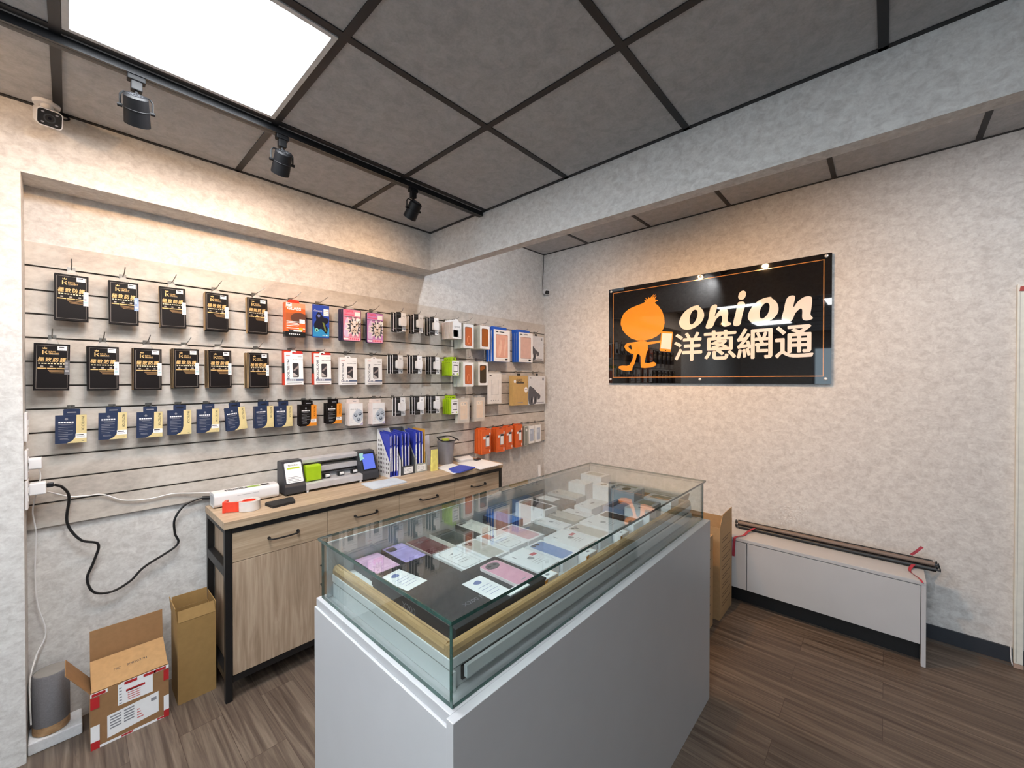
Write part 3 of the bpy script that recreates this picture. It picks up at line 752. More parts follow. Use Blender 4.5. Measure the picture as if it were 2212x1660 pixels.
def proto_lion(tone):
    W, H, T = 0.122, 0.206, 0.017
    S, K = pm('tin_navy', '2C2F52', 0.35, 0.3), pm('tin_pink_'+tone, {'a': 'D98CA8', 'b': 'C98AC8'}[tone], 0.4)
    t = thing('screen_protector_tin', 'x', 'tin box', HID); m = MB(); P = front(0)
    m.prism(rr(-W/2, W/2, -H/2, H/2, 0.010), front(0), front(T), S)
    m.rrect(P, -W/2+0.003, W/2-0.003, -H/2+0.003, H/2-0.003, 0.008, K)
    GR = pm('print_slate', '4A4A58', 0.4)
    m.rect(P, -W/2+0.004, W/2-0.004, H*0.24, H*0.26, GR, 0.0005)
    m.text(P, 'TEMPER', -0.052, H*0.38, 0.017, pm('print_hotpink', 'E8587E', 0.4), 0.0006, bold=0.03, width=0.062); m.rect(P, -0.05, 0.012, H*0.30, H*0.335, MATS['print_hotpink'], 0.0006)
    m.rect(P, 0.018, 0.054, H*0.29, H*0.42, M_PAPER, 0.0006)
    def star(n, rx, ry, k, cx, cy):
        out = []
        for i in range(n*2):
            a = 2*PI*i/(n*2); r = 1.0 if i % 2 == 0 else k
            out.append((max(-0.055, min(0.0575, cx + rx*r*math.cos(a))), max(-0.082, cy + ry*r*math.sin(a))))
        return out
    m.flat(P, star(11, 0.066, 0.070, 0.66, 0.014, -0.010), pm('print_bone', 'E8E0E2', 0.5), 0.0006)
    m.flat(P, star(13, 0.052, 0.060, 0.62, 0.016, -0.010), GR, 0.0008)
    m.flat(P, [(-0.012, 0.024), (0.044, 0.024), (0.040, -0.012), (0.036, -0.040), (0.016, -0.056), (-0.004, -0.040), (-0.008, -0.012)], pm('print_lion', 'D8C8BC', 0.5), 0.0010)
    m.flat(P, [(0.006, 0.030), (0.026, 0.030), (0.022, -0.004), (0.010, -0.004)], MATS['print_bone'], 0.0012)
    m.flat(P, [(0.006, -0.004), (0.026, -0.004), (0.016, -0.018)], M_INK, 0.0014)
    for sx in (-1, 1):
        m.flat(P, [(0.016+sx*0.008, 0.006), (0.016+sx*0.026, 0.018), (0.016+sx*0.026, 0.010), (0.016+sx*0.010, 0.000)], M_INK, 0.0014)
        m.flat(P, [(0.016, -0.024), (0.016+sx*0.016, -0.036), (0.016+sx*0.015, -0.041), (0.016, -0.029)], M_INK, 0.0014)
        m.flat(P, [(0.016+sx*0.010, -0.008), (0.016+sx*0.026, -0.006), (0.016+sx*0.021, -0.030)], MATS['print_bone'], 0.0012)
        m.flat(P, [(0.016+sx*0.020, 0.024), (0.016+sx*0.034, 0.034), (0.016+sx*0.030, 0.016)], M_INK, 0.0012)
    m.flat(P, smooth_ring([(-0.052, -0.07), (-0.046, 0.02), (-0.024, 0.05), (-0.03, -0.02), (-0.018, -0.07)]), pm('print_pale_violet', 'D8C2E4', 0.5), 0.0005)
    m.rect(P, -0.054, -0.024, -H*0.46, -H*0.41, M_PAPER, 0.0008); m.rect(P, -0.018, 0.054, -H*0.47, -H*0.385, pm('print_pale_pink', 'F2B6C8', 0.5), 0.0008)
    for i in range(5): m.rect(P, -0.015+0.013*i, -0.006+0.013*i, -H*0.455, -H*0.40, MATS['print_hotpink'], 0.0011)
    m.build('tin', t, bevel=0.0015)
    g = MB(); g.flat(front(0.003), [(-0.016, H/2-0.004), (0.016, H/2-0.004), (0.016, H/2+0.008), (0.006, H/2+0.016), (-0.006, H/2+0.016), (-0.016, H/2+0.008)], M_CLEAR, 0.0); g.build('hang_tab', t)
    s = MB(); s.rect(P, 0.034, 0.058, H*0.10, H*0.22, M_PAPER, 0.0012); s.build('price_sticker', t)
    return t

def proto_protection(red, W=0.098, H=0.190):
    T = 0.012
    t = thing('screen_protector_box', 'x', 'box', HID); m = MB(); P = front(0)
    m.box(-W/2, W/2, 0, T, -H/2, H/2, M_PAPER)
    if red:
        m.rect(P, -W*0.1, W/2, H*0.455, H/2, M_TAPER)
    m.text(P, 'PROTECTION', -W*0.40, H*0.28, 0.013, pm('print_navy', '2B3350', 0.5), rot=-PI/2, width=H*0.60, bold=0.02)
    m.rrect(P, -W*0.10, W*0.25, -H*0.27, H*0.17, 0.006, pm('print_phone_dark', '3E3B40', 0.3), 0.0005)
    m.flat(P, [(-W*0.07, -H*0.05), (W*0.22, H*0.10), (W*0.22, H*0.02), (W*0.0, -H*0.08)], pm('print_phone_mid', '9A8E8C', 0.3), 0.0008)
    m.flat(P, [(-W*0.08, -H*0.25), (-W*0.08, -H*0.12), (W*0.04, -H*0.16), (W*0.21, -H*0.24)], pm('print_phone_light', 'C8C0BE', 0.3), 0.0008)
    for i in range(7): m.rect(P, -W*0.06+0.0085*i, -W*0.06+0.0055+0.0085*i, H*0.265, H*0.285, M_INKG)
    m.rect(P, -W*0.44, -W*0.22, H*0.39, H*0.41, pm('print_red', 'C24438', 0.5)); m.rect(P, W*0.2, W*0.44, H*0.36, H*0.375, M_INKG)
    m.rect(P, -W*0.44, W/2, -H*0.385, -H*0.32, pm('print_steel_blue', '5E6C8A', 0.5))
    for i in range(5): m.rect(P, -W*0.40+0.010*i, -W*0.40+0.007+0.010*i, -H*0.372, -H*0.335, M_PAPER, 0.0006)
    m.rect(P, -W*0.42, W*0.42, -H*0.45, -H*0.435, M_INKG)
    m.build('box', t)
    g = MB(); g.prism([(-0.020, H/2-0.012), (0.018, H/2-0.012), (0.018, H/2+0.0), (0.010, H/2+0.010), (-0.012, H/2+0.010), (-0.020, H/2+0.0)], front(T*0.4), front(T*0.4+0.0006), M_PAPER)
    g.flat(front(T*0.4), [(-0.011, H/2-0.004), (0.009, H/2-0.004), (0.003, H/2+0.004), (-0.005, H/2+0.004)], M_INK, 0.0005); g.build('hang_tab', t)
    return t
def proto_red():
    W, H, T = 0.104, 0.200, 0.018
    t = thing('screen_protector_box', 'x', 'box', HID); m = MB()
    R = pm('box_red', 'C03A22', 0.45)
    m.box(-W/2, W/2, 0, T, H*0.14, H/2, R); m.box(-W/2, W/2, 0, T, -H*0.16, H*0.14, M_BLACKP); m.box(-W/2, W/2, 0, T, -H/2, -H*0.16, R)
    m.rect(front(0), -W*0.1, W*0.3, H*0.30, H*0.40, M_PAPER)
    m.build('box', t)
    return t

def proto_lens():
    W, H, T = 0.094, 0.146, 0.018
    t = thing('lens_film_box', 'x', 'box', HID); m = MB(); P = front(0)
    PK = pm('box_rose_white', 'EADFDC', 0.5)
    m.box(-W/2, W/2, 0, T, -H/2, H/2, PK)
    m.rect(P, -W/2+0.002, W/2-0.002, -H/2+0.002, H/2-0.002, M_PAPER)
    m.text(P, 'LENS FILM', -W*0.42, H*0.20, 0.007, M_INKG, width=0.05)
    hexa = smooth_ring([(0.018, 0.034), (0.044, 0.012), (0.044, -0.03), (0.02, -0.058), (-0.006, -0.046), (-0.026, -0.012), (-0.004, 0.022)])
    m.flat(P, hexa, pm('print_pale_steel', 'C8D2DE', 0.35), 0.0005)
    for u, v in ((-0.004, -0.006), (0.026, 0.002), (0.016, -0.034)):
        m.flat(P, disc(u, v, 0.0115, 16), pm('print_dark_steel', '3E4A5E', 0.3), 0.0008); m.flat(P, disc(u-0.001, v+0.003, 0.0075, 14), pm('print_light_steel', 'AEBCCC', 0.3), 0.0011)
    m.flat(P, disc(0.039, -0.014, 0.003, 10), M_INK, 0.0009)
    m.flat(P, [(W/2-0.002, -H/2+0.002), (W/2-0.002, -H/2+0.02), (W/2-0.024, -H/2+0.002)], pm('print_lilac', 'C6C2E2', 0.4), 0.0005)
    for i in range(3): m.rect(P, -W*0.42, -W*0.2, -H*0.2-0.012*i, -H*0.185-0.012*i, pm('print_rose', 'D8B0A8', 0.5))
    m.build('box', t)
    g = MB(); g.prism(rr(-W*0.45, W*0.22, H/2-0.002, H/2+0.026, 0.004), front(T*0.5), front(T*0.5+0.0006), PK); g.rrect(front(T*0.5), -W*0.2, W*0.05, H/2+0.010, H/2+0.014, 0.002, M_INKG, 0.0005)
    g.build('hang_tab', t)
    return t

def proto_charger():
    """blister pack: white card, wide black left half, white charger bulging out"""
    W, H, T = 0.078, 0.128, 0.006
    t = thing('charger_pack', 'x', 'charger pack', HID); m = MB(); P = front(0)
    m.box(-W/2, W/2, 0, T, -H/2, H/2, M_PAPER)
    m.rect(P, -W/2, -0.001, -H/2, H/2, M_BLACKP); m.rect(P, -W/2, W*0.06, -H/2, -H*0.22, M_BLACKP, 0.0005)
    m.rect(P, -W/2+0.003, -0.005, H*0.36, H*0.44, M_DARKP, 0.0006)
    m.text(P, 'PD', 0.012, H*0.27, 0.011, M_INKG, bold=0.02); m.flat(P, disc(0.028, -H*0.40, 0.005, 12), M_INKG)
    for i in range(3): m.rect(P, 0.008, 0.026, -H*0.30-0.006*i, -H*0.285-0.006*i, M_INKG)
    m.rect(P, -W/2+0.004, 0.0, -H*0.36, -H*0.33, M_INKG, 0.0007)
    m.build('card', t)
    bl = MB(); bl.prism(rr(-0.020, 0.026, -0.030, 0.028, 0.009), front(-0.026), front(0.0), M_WHITEP); bl.build('charger', t, bevel=0.003)
    h_ = MB(); h_.prism(rr(-W/2, -0.002, H/2-0.001, H/2+0.004, 0.002), front(0.002), front(0.003), M_BLACKP); h_.build('hang_tab', t)
    return t

def proto_cardcase():
    W, H, T = 0.089, 0.131, 0.017
    t = thing('cable_box', 'x', 'box', HID); m = MB(); P = front(0)
    m.box(-W/2, W/2, 0, T, -H/2, H/2, pm('box_blush', 'DCCFC9', 0.6)); m.rect(P, -W/2+0.001, W/2-0.001, -H/2+0.001, H/2-0.001, M_PAPER)
    m.text(P, '快充線', -W*0.32, H*0.14, 0.016, M_INKG, width=0.062)
    m.rect(P, W*0.14, W*0.19, -H*0.42, 0.0, M_INK); m.rect(P, W*0.33, W*0.38, -H*0.45, 0.012, M_INK)
    m.rrect(P, -W*0.4, W*0.1, -H*0.4, H*0.02, 0.004, pm('print_ice', 'DCE4F0', 0.5))
    m.build('box', t)
    g = MB(); g.prism([(-W*0.42, H/2-0.001), (W*0.30, H/2-0.001), (W*0.05, H/2+0.022), (-W*0.2, H/2+0.022)], front(0.002), front(0.003), M_PAPER); g.build('hang_tab', t)
    return t

M_LIME = pm('box_lime', 'A9CF1C', 0.45)
def proto_lime():
    W, H, T = 0.086, 0.119, 0.017
    t = thing('cable_box', 'x', 'box', HID); m = MB(); P = front(0)
    m.box(-W/2, W/2, 0, T, -H/2, H/2, M_LIME)
    m.rect(P, -W/2+0.015, W/2, -H/2+0.002, H/2-0.002, M_PAPER)
    m.text(P, 'TYPE-C', -W*0.22, H*0.30, 0.011, M_INK, width=0.055, bold=0.02)
    m.outline(P, -W*0.16, W*0.34, -H*0.22, H*0.20, 0.003, M_INKG, 0.0006); m.rect(P, -W*0.16, W*0.34, H*0.15, H*0.22, M_INK, 0.0007); m.rect(P, -W*0.16, W*0.34, -H*0.24, -H*0.18, M_INK, 0.0007)
    m.rect(P, -W*0.25, -W*0.05, -H*0.42, -H*0.36, M_INK); m.flat(P, disc(W*0.3, -H*0.38, 0.006, 12), M_LIME, 0.0006)
    m.flat(leftf(-W/2), disc(-T/2, H*0.34, 0.003, 10), M_INK, 0.0004)
    m.build('box', t)
    g = MB(); g.prism(rr(-W*0.35, W*0.22, H/2-0.002, H/2+0.028, 0.004), front(0.006), front(0.007), M_LIME); g.rrect(front(0.006), -W*0.2, W*0.08, H/2+0.010, H/2+0.015, 0.002, M_INK, 0.0005)
    g.build('hang_tab', t)
    return t

def proto_case(window, W=0.112, H=0.196, T=0.036, shell='C9CBC2'):
    t = thing('phone_case_box', 'x', 'box', HID); m = MB(); P = front(0)
    m.box(-W/2, W/2, 0, T, -H/2, H/2, pm('box_sage_grey' if shell == 'C9CBC2' else 'box_beige', shell, 0.6))
    if window != 'clear':
        m.rect(P, -W/2+0.001, W/2-0.001, -H/2+0.001, H/2-0.001, M_PAPER)
        c = {'orange': pm('leather_orange', 'C4673C', 0.5), 'brown': pm('leather_brown', 'A05A22', 0.5), 'dark': pm('leather_olive', '3E372A', 0.3)}[window]
        m.rrect(P, -W*0.34, W*0.34, -H*0.40, H*0.38, 0.011, pm('window_edge', '5E3A26', 0.5), 0.0004)
        m.rrect(P, -W*0.315, W*0.335, -H*0.39, H*0.36, 0.010, c, 0.0006)
        if window == 'orange':
            m.flat(P, disc(0.002, -H*0.16, 0.019, 20, 0.034), pm('leather_rim', 'E0936C', 0.3), 0.0008); m.flat(P, disc(0.003, -H*0.16, 0.014, 20, 0.028), c, 0.001)
        if window == 'dark':
            m.flat(P, smooth_ring([(-0.03, 0.03), (-0.028, 0.062), (0.02, 0.064), (0.012, 0.04)]), MATS.get('leather_brown') or pm('leather_brown', 'A05A22', 0.5), 0.0008)
        m.rect(P, -W*0.4, W*0.1, -H*0.455, -H*0.445, M_INKG)
    else:
        e = pm('box_beige_light', 'DAD0C6', 0.6); m.rrect(P, -W*0.36, W*0.36, -H*0.38, H*0.38, 0.008, e, 0.0003)
        m.rrect(P, -W*0.30, W*0.30, -H*0.35, H*0.35, 0.012, pm('case_peach', 'E2CDB8', 0.3), 0.0006)
        m.rrect(P, -W*0.27, W*0.18, H*0.20, H*0.33, 0.008, pm('case_cream', 'EFE2D2', 0.3), 0.0009)
        for u, v in ((-0.018, 0.055), (0.012, 0.055)): m.flat(P, disc(u, v, 0.005, 12), M_INKG, 0.0012)
        m.outline(P, -0.018, 0.018, -0.035, 0.02, 0.002, e, 0.0009)
        m.rect(P, -W*0.30, -W*0.05, -H*0.45, -H*0.44, M_INKG)
    m.build('box', t)
    g = MB(); g.flat(front(0.01), [(-0.02, H/2-0.006), (0.02, H/2-0.006), (0.02, H/2+0.008), (0.0, H/2+0.018), (-0.02, H/2+0.008)], M_CLEAR, 0.0); g.build('hang_tab', t)
    return t

def proto_wallet(wrinkle):
    W, H, T = 0.206, 0.280, 0.026
    BL = pm('box_cobalt', '2260C8', 0.45); t = thing('tablet_case_box', 'x', 'box', HID); m = MB(); P = front(0)
    m.box(-W/2, W/2, 0, T, -H/2, H/2, BL)
    m.rect(P, -W/2, W/2, -H/2, H/2, M_PAPER)
    m.rrect(P, -W*0.36, W*0.37, -H*0.38, H*0.35, 0.008, pm('window_shade', '9A8080', 0.5), 0.0004)
    m.rrect(P, -W*0.345, W*0.365, -H*0.37, H*0.335, 0.007, pm('leather_pink_'+str(wrinkle), 'DCA896' if wrinkle else 'D6B2A8', 0.4), 0.0006)
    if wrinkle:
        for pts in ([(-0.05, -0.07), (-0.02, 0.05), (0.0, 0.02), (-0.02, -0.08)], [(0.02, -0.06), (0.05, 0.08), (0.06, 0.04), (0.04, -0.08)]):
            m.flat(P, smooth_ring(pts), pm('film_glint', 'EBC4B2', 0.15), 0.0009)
    m.rect(P, -W*0.38, -W*0.24, H*0.415, H*0.45, M_INK); m.rect(P, -W*0.12, W*0.14, H*0.415, H*0.445, M_INKG)
    m.rect(P, W*0.20, W*0.36, -H*0.455, -H*0.405, M_INK); m.rect(P, -W*0.4, W*0.1, -H*0.45, -H*0.44, M_INKG)
    m.build('box', t)
    g = MB(); g.prism([(-W*0.52, H/2-0.004), (W*0.42, H/2-0.004), (W*0.42, H/2+0.028), (-W*0.52, H/2+0.028)], front(T), front(T+0.0012), BL); g.build('hang_tab', t)
    return t

def proto_glove():
    W, H, T = 0.262, 0.282, 0.012
    t = thing('leather_case_box', 'x', 'box', HID); m = MB(); P = front(0)
    m.box(-W/2, W/2, 0, T, -H/2, H/2, pm('box_ice_white', 'DDDFE4', 0.5))
    m.flat(P, smooth_ring([(-W/2+0.002, -H*0.46), (-W/2+0.002, 0.03), (-0.06, 0.02), (-0.01, -0.02), (0.045, -0.05), (0.04, -0.085), (0.0, -0.10), (-0.03, -0.135)]), pm('print_grey_dark', '55565E', 0.4), 0.0004)
    for k in range(4): m.flat(P, [(-0.10+0.03*k, -0.10), (-0.09+0.03*k, -0.06), (-0.085+0.03*k, -0.10), (-0.10+0.03*k, -0.135)], M_PAPER if k % 2 else M_INK, 0.0007)
    m.rect(P, -W*0.44, -W*0.36, H*0.40, H*0.45, M_INKG); m.rect(P, W*0.30, W*0.40, H*0.34, H*0.44, pm('print_seal', '8A8C94', 0.5)); m.rect(P, -W*0.05, W*0.4, -H*0.45, -H*0.43, M_INKG)
    m.build('box', t)
    g = MB(); g.box(-0.014, 0.014, 0.003, 0.010, H/2-0.002, H/2+0.024, M_BLACKP); g.build('hang_tab', t, bevel=0.002)
    return t
def proto_kraft():
    W, H, T = 0.220, 0.280, 0.040
    t = thing('tempered_glass_box', 'x', 'box', HID); m = MB(); P = front(0)
    m.box(-W/2, W/2, 0, T, -H/2, H/2, pm('kraft_gold', 'C6A468', 0.6))
    m.text(P, 'GLASS', -0.055, H*0.30, 0.026, M_INK, bold=0.01, width=0.085); m.rect(P, -0.055, 0.055, H*0.24, H*0.28, M_INK)
    m.rect(P, -0.04, 0.04, -H*0.42, -H*0.40, M_INKG); m.flat(P, disc(-0.075, H*0.31, 0.016), M_PAPER, 0.0005)
    m.build('box', t)
    g = MB(); g.box(-0.02, 0.02, 0.015, 0.022, H/2-0.002, H/2+0.022, M_BLACKP); g.build('hang_tab', t, bevel=0.002)
    s = MB(); s.flat(P, disc(0.085, 0.006, 0.024, 18, 0.028), M_PAPER, 0.0006); s.rect(P, 0.07, 0.10, 0.004, 0.012, M_INKG, 0.0009); s.build('price_sticker', t)
    return t
def proto_film():
    W, H, T = 0.165, 0.264, 0.010
    t = thing('screen_film_pack', 'x', 'film pack', HID); m = MB(); P = front(0)
    m.box(-W/2, W/2, 0, T, -H/2, H/2, pm('card_warm_white', 'E2DFDC', 0.5))
    m.outline(P, -0.045, 0.045, -0.055, 0.075, 0.0016, M_INKG); m.outline(P, -0.025, 0.045, -0.055, 0.04, 0.0016, M_INKG)
    m.rect(P, -W*0.4, -W*0.25, H*0.42, H*0.45, M_INK)
    for i in range(4): m.flat(P, disc(-0.045+0.028*i, -H*0.40, 0.006, 12), M_INKG)
    m.build('card', t)
    g = MB(); g.flat(front(0.005), [(-W/2, H/2), (W/2, H/2), (W/2-0.01, H/2+0.02), (-W/2+0.01, H/2+0.02)], M_CLEAR, 0.0); g.build('hang_tab', t)
    return t
M_ORBOX = pm('box_vivid_orange', 'E0652A', 0.45)
def proto_orange():
    W, H, T = 0.104, 0.208, 0.012
    t = thing('power_bank_box', 'x', 'box', HID); m = MB(); P = front(0)
    m.box(-W/2, W/2, 0, T, -H/2, H/2, M_ORBOX)
    m.rrect(P, -W*0.10, W*0.36, -H*0.20, H*0.27, 0.005, M_INKG); m.rrect(P, -W*0.02, W*0.33, -H*0.185, H*0.17, 0.004, M_PAPER, 0.0006); m.rect(P, 0.0, W*0.34, H*0.175, H*0.25, M_INK, 0.0007)
    m.rect(P, -W*0.34, -W*0.08, H*0.12, H*0.21, M_PAPER, 0.0006); m.rect(P, W*0.34, W*0.46, H*0.26, H*0.36, M_PAPER, 0.0006); m.rect(P, W*0.34, W*0.44, -H*0.44, -H*0.33, M_PAPER, 0.0006)
    m.text(P, '行動電源', -W*0.12, -H*0.29, 0.010, M_INK, width=0.045)
    m.rect(P, -W*0.44, W*0.44, -H*0.43, -H*0.42, pm('box_deep_orange', 'B84C18', 0.5))
    m.build('box', t)
    g = MB(); g.prism(rr(-W*0.4, W*0.4, H/2-0.001, H/2+0.010, 0.003), front(0.004), front(0.005), M_ORBOX); g.rrect(front(0.004), -W*0.15, W*0.15, H/2+0.002, H/2+0.006, 0.0018, M_INK, 0.0005); g.build('hang_tab', t)
    return t
def proto_small(clear):
    W, H, T = (0.050, 0.188, 0.03) if clear else (0.086, 0.172, 0.010)
    t = thing('phone_case_pack', 'x', 'case pack', HID); m = MB(); P = front(0)
    if clear:
        m.box(-W/2, W/2, 0, T, -H/2, H/2, pm('pack_grey', '8E918C', 0.3)); m.outline(P, -W/2, W/2, -H/2, H/2, 0.005, pm('pack_edge', 'C8CBC6', 0.3)); m.flat(P, disc(0.004, H*0.30, 0.012, 16, 0.014), M_PAPER, 0.0006)
    else:
        m.box(-W/2, W/2, 0, T, -H/2, H/2, M_PAPER); m.rrect(P, -W*0.32, W*0.34, -H*0.37, H*0.33, 0.006, pm('pack_blue_grey', 'AEBBD0', 0.3), 0.0005); m.rect(P, -W*0.25, W*0.1, H*0.05, H*0.25, pm('pack_pale', 'C6D0E0', 0.3), 0.0008)
    m.build('pack', t)
    g = MB(); g.flat(front(0.003), [(-0.016, H/2-0.004), (0.016, H/2-0.004), (0.016, H/2+0.012), (-0.016, H/2+0.012)], M_CLEAR, 0.0); g.build('hang_tab', t)
    return t

def hook(x, z, length, tip, label, bend=0.0):
    """wire hook pushed into a slat groove, its end turned up"""
    t = thing('display_hook', label, 'hook', (x, 2.619, z), group='wire hooks on the slat wall')
    MB().box(-0.012, 0.012, -0.004, 0.0, -0.012, 0.010, M_STEEL).build('back_plate', t)
    pts = [(0, -0.002, 0), (0, -length+0.012, 0.001), (0.001, -length, 0.005), (0.004+bend, -length-0.005, 0.012+tip)]
    MB().tube(pts, 0.0021, M_STEEL, 6).build('wire', t, smooth=True)
    return t

# one entry per hook: row, x, front distance from the wall, height of the middle, prototype key, how many, step back, jitter, words
PROTO = {}
def get(key, f):
    if key not in PROTO: PROTO[key] = [f(), False]
    return PROTO[key]
ROWG = {'top': 1.983, 'second': 1.683, 'third': 1.383, 'bottom': 1.083}
def w2(n): return ORD[n-1]
def hang(row, k, x, d, z, key, f, n, step, words, group, dx=0.0, dz=0.0, tilt=0.0, hk=None, grv=None, tip=0.02, bend=0.0, scale=None, hx_=0.0):
    """n packs on the k-th hook of a row, the front one first"""
    src = get(key, f)
    for i in range(n):
        y = 2.62 - d + step*i
        pos = '' if n == 1 else (', front one' if i == 0 else (', rearmost' if i == n-1 else f', {w2(i+1)} from front'))
        lab = f'{words}, {w2(k)} hook of {row} row{pos}'
        loc = (x + dx*i, y, z + dz*i + (0.0 if i == 0 else random.uniform(-0.0015, 0.0015)))
        rot = (0, tilt*(1 if i == 0 else 0.4) + (random.uniform(-0.012, 0.012) if i else 0), 0)
        if not src[1]:
            t = src[0]; src[1] = True; t.location = loc; t.rotation_euler = rot; tag(t, lab, None, group)
            if scale: t.scale = scale
        else:
            t = dup(src[0], loc, lab, group, rot, scale or (1, 1, 1))
    g = grv or ROWG[row]
    hook(x+hx_, g, d + 0.014, tip, f'wire slat wall hook, {w2(k)} from left in the {row} row', bend)

BK = 'black gold-printed screen protector box'
GB = 'black screen protector boxes on hooks'
def PB(st, edge): return lambda: proto_black(st, edge)
for k, x, d, z, st, n, tilt, bend in ((1, 0.010, 0.062, 1.853, 'white', 2, 0.012, -0.004), (2, 0.172, 0.058, 1.853, 'blue', 2, 0.0, 0.0), (3, 0.345, 0.062, 1.855, 'white', 2, -0.018, 0.008), (4, 0.522, 0.064, 1.856, 'white', 3, 0.0, 0.012), (5, 0.706, 0.066, 1.857, 'white', 2, -0.008, 0.03)):
    hang('top', k, x, d, z, 'black_'+st+('' if k < 3 else '_tan'), PB(st, M_BOXBLK if k < 3 else M_BOXEDGE), n, 0.0155, BK, GB, 0, 0, tilt, bend=bend)
for k, x, d, z, st, n, tilt, bend in ((1, -0.047, 0.062, 1.556, 'grey', 2, 0.02, -0.002), (2, 0.104, 0.058, 1.554, 'white', 2, 0.004, 0), (3, 0.252, 0.060, 1.553, 'white', 3, 0.004, 0.004), (4, 0.395, 0.066, 1.559, 'white', 4, -0.006, 0.012), (5, 0.534, 0.064, 1.560, 'white', 4, -0.006, 0.004), (6, 0.712, 0.064, 1.556, 'white', 4, -0.012, 0.012)):
    hang('second', k, x, d, z, 'black_'+st+('' if k < 3 else '_tan'), PB(st, M_BOXBLK if k < 3 else M_BOXEDGE), n, 0.0155, BK, GB, -0.002, 0.0, tilt, bend=bend)
NB = 'navy and cream screen protector card'
GN = 'navy screen protector cards'
def PN(st): return lambda: proto_card(M_NAVY, M_CREAM, 'screen_protector_card', NB, 'card pack', sticker=st)
for k, x, d, z, st, n, tilt in ((1, 0.005, 0.05, 1.292, True, 1, 0.01), (2, 0.133, 0.05, 1.295, True, 1, 0.01), (3, 0.258, 0.05, 1.291, True, 1, 0.008), (4, 0.368, 0.055, 1.294, False, 1, 0.0), (5, 0.483, 0.06, 1.294, True, 2, 0.0), (6, 0.602, 0.068, 1.296, False, 2, -0.12), (7, 0.735, 0.07, 1.297, False, 3, -0.03), (8, 0.835, 0.07, 1.294, False, 2, -0.01)):
    hang('third', k, x, d, z, 'navy_%s' % st, PN(st), n, 0.012, NB, GN, 0, 0, tilt, tip=0.0)
hang('top', 6, 0.894, 0.088, 1.853, 'glass', proto_glass, 1, 0.02, 'orange and black tempered glass box with red tab', 'boxes on the slat wall', tilt=0.0, bend=0.02)
hang('top', 7, 1.052, 0.060, 1.864, 'blue', proto_blue, 1, 0.02, 'royal blue screen protector box with dark figure', 'boxes on the slat wall', bend=0.03)
hang('top', 8, 1.236, 0.086, 1.857, 'lion_a', lambda: proto_lion('a'), 3, 0.020, 'pink lion-printed tin with green-grey mane', 'lion tins', dx=-0.002, bend=0.02)
hang('top', 9, 1.411, 0.060, 1.857, 'lion_b', lambda: proto_lion('b'), 1, 0.020, 'violet lion-printed tin', 'lion tins', bend=0.02)
for k, x, d, z, n in ((7, 0.890, 0.078, 1.570, 1), (8, 1.057, 0.072, 1.571, 1)):
    hang('second', k, x, d, z, 'prot_red', lambda: proto_protection(True), n, 0.014, 'white PROTECTION screen protector box before a red one', 'white screen protector boxes', tilt=-0.02, tip=0.0)
for k, x, d, z in ((9, 1.230, 0.050, 1.561), (10, 1.412, 0.050, 1.561)):
    hang('second', k, x, d, z, 'prot', lambda: proto_protection(False, 0.112, 0.178), 2, 0.014, 'white PROTECTION screen protector box', 'white screen protector boxes', tilt=-0.01, tip=0.0)
R_ = proto_red()
R_.location = (0.886, 2.556, 1.574); tag(R_, 'red and black box behind the white box on the seventh hook, second row', None, 'red boxes behind the white ones')
dup(R_, (1.053, 2.562, 1.574), 'red and black box behind the white box on the eighth hook, second row')
KB = 'black and orange screen protector card'
def PK_(): return proto_card(M_BOXBLK, pm('box_amber', 'E8912A', 0.45), 'screen_protector_card', KB, 'card pack', 0.094, 0.124)
hang('third', 9, 0.967, 0.080, 1.290, 'amber', PK_, 3, 0.018, KB, 'black and orange cards', dz=0.002, tip=0.0)
hang('third', 10, 1.126, 0.070, 1.292, 'amber', PK_, 3, 0.018, KB, 'black and orange cards', dz=0.002, tip=0.0)
hang('third', 11, 1.271, 0.068, 1.279, 'lens', proto_lens, 3, 0.020, 'white lens film box with three silver lenses', 'lens film boxes', tip=0.0)
hang('third', 12, 1.431, 0.068, 1.276, 'lens', proto_lens, 3, 0.020, 'white lens film box with three silver lenses', 'lens film boxes', tip=0.0)
CH = 'black and white charger pack'
for row, k, x, d, z, n in (('top', 10, 1.576, 0.120, 1.910, 3), ('top', 11, 1.719, 0.120, 1.913, 3), ('top', 12, 1.871, 0.105, 1.910, 3), ('second', 11, 1.549, 0.120, 1.613, 3), ('second', 12, 1.709, 0.120, 1.615, 3), ('second', 13, 1.880, 0.105, 1.614, 3),
                           ('third', 13, 1.578, 0.105, 1.316, 2), ('third', 14, 1.737, 0.105, 1.315, 3), ('third', 15, 1.880, 0.105, 1.316, 3)):
    hang(row, k, x, d, z, 'charger', proto_charger, n, 0.033, CH, 'charger packs', dz=-0.002 if row == 'top' else 0.0, tip=0.012, hx_=0.0)
hang('top', 13, 2.055, 0.150, 1.893, 'cardcase', proto_cardcase, 6, 0.0235, 'blush white cable box', 'blush cable boxes', tip=0.0)
hang('second', 14, 2.053, 0.125, 1.598, 'lime', proto_lime, 5, 0.023, 'lime green cable box', 'lime cable boxes', tip=0.0)
hang('third', 16, 2.062, 0.105, 1.293, 'lime', proto_lime, 4, 0.025, 'lime green cable box', 'lime cable boxes', tip=0.0)
hang('top', 14, 2.192, 0.130, 1.860, 'case_orange', lambda: proto_case('orange'), 3, 0.040, 'grey phone case box with orange leather window', 'phone case boxes', bend=0.02)
hang('top', 15, 2.385, 0.120, 1.865, 'case_brown', lambda: proto_case('brown'), 3, 0.038, 'grey phone case box with brown leather window', 'phone case boxes', bend=0.01)
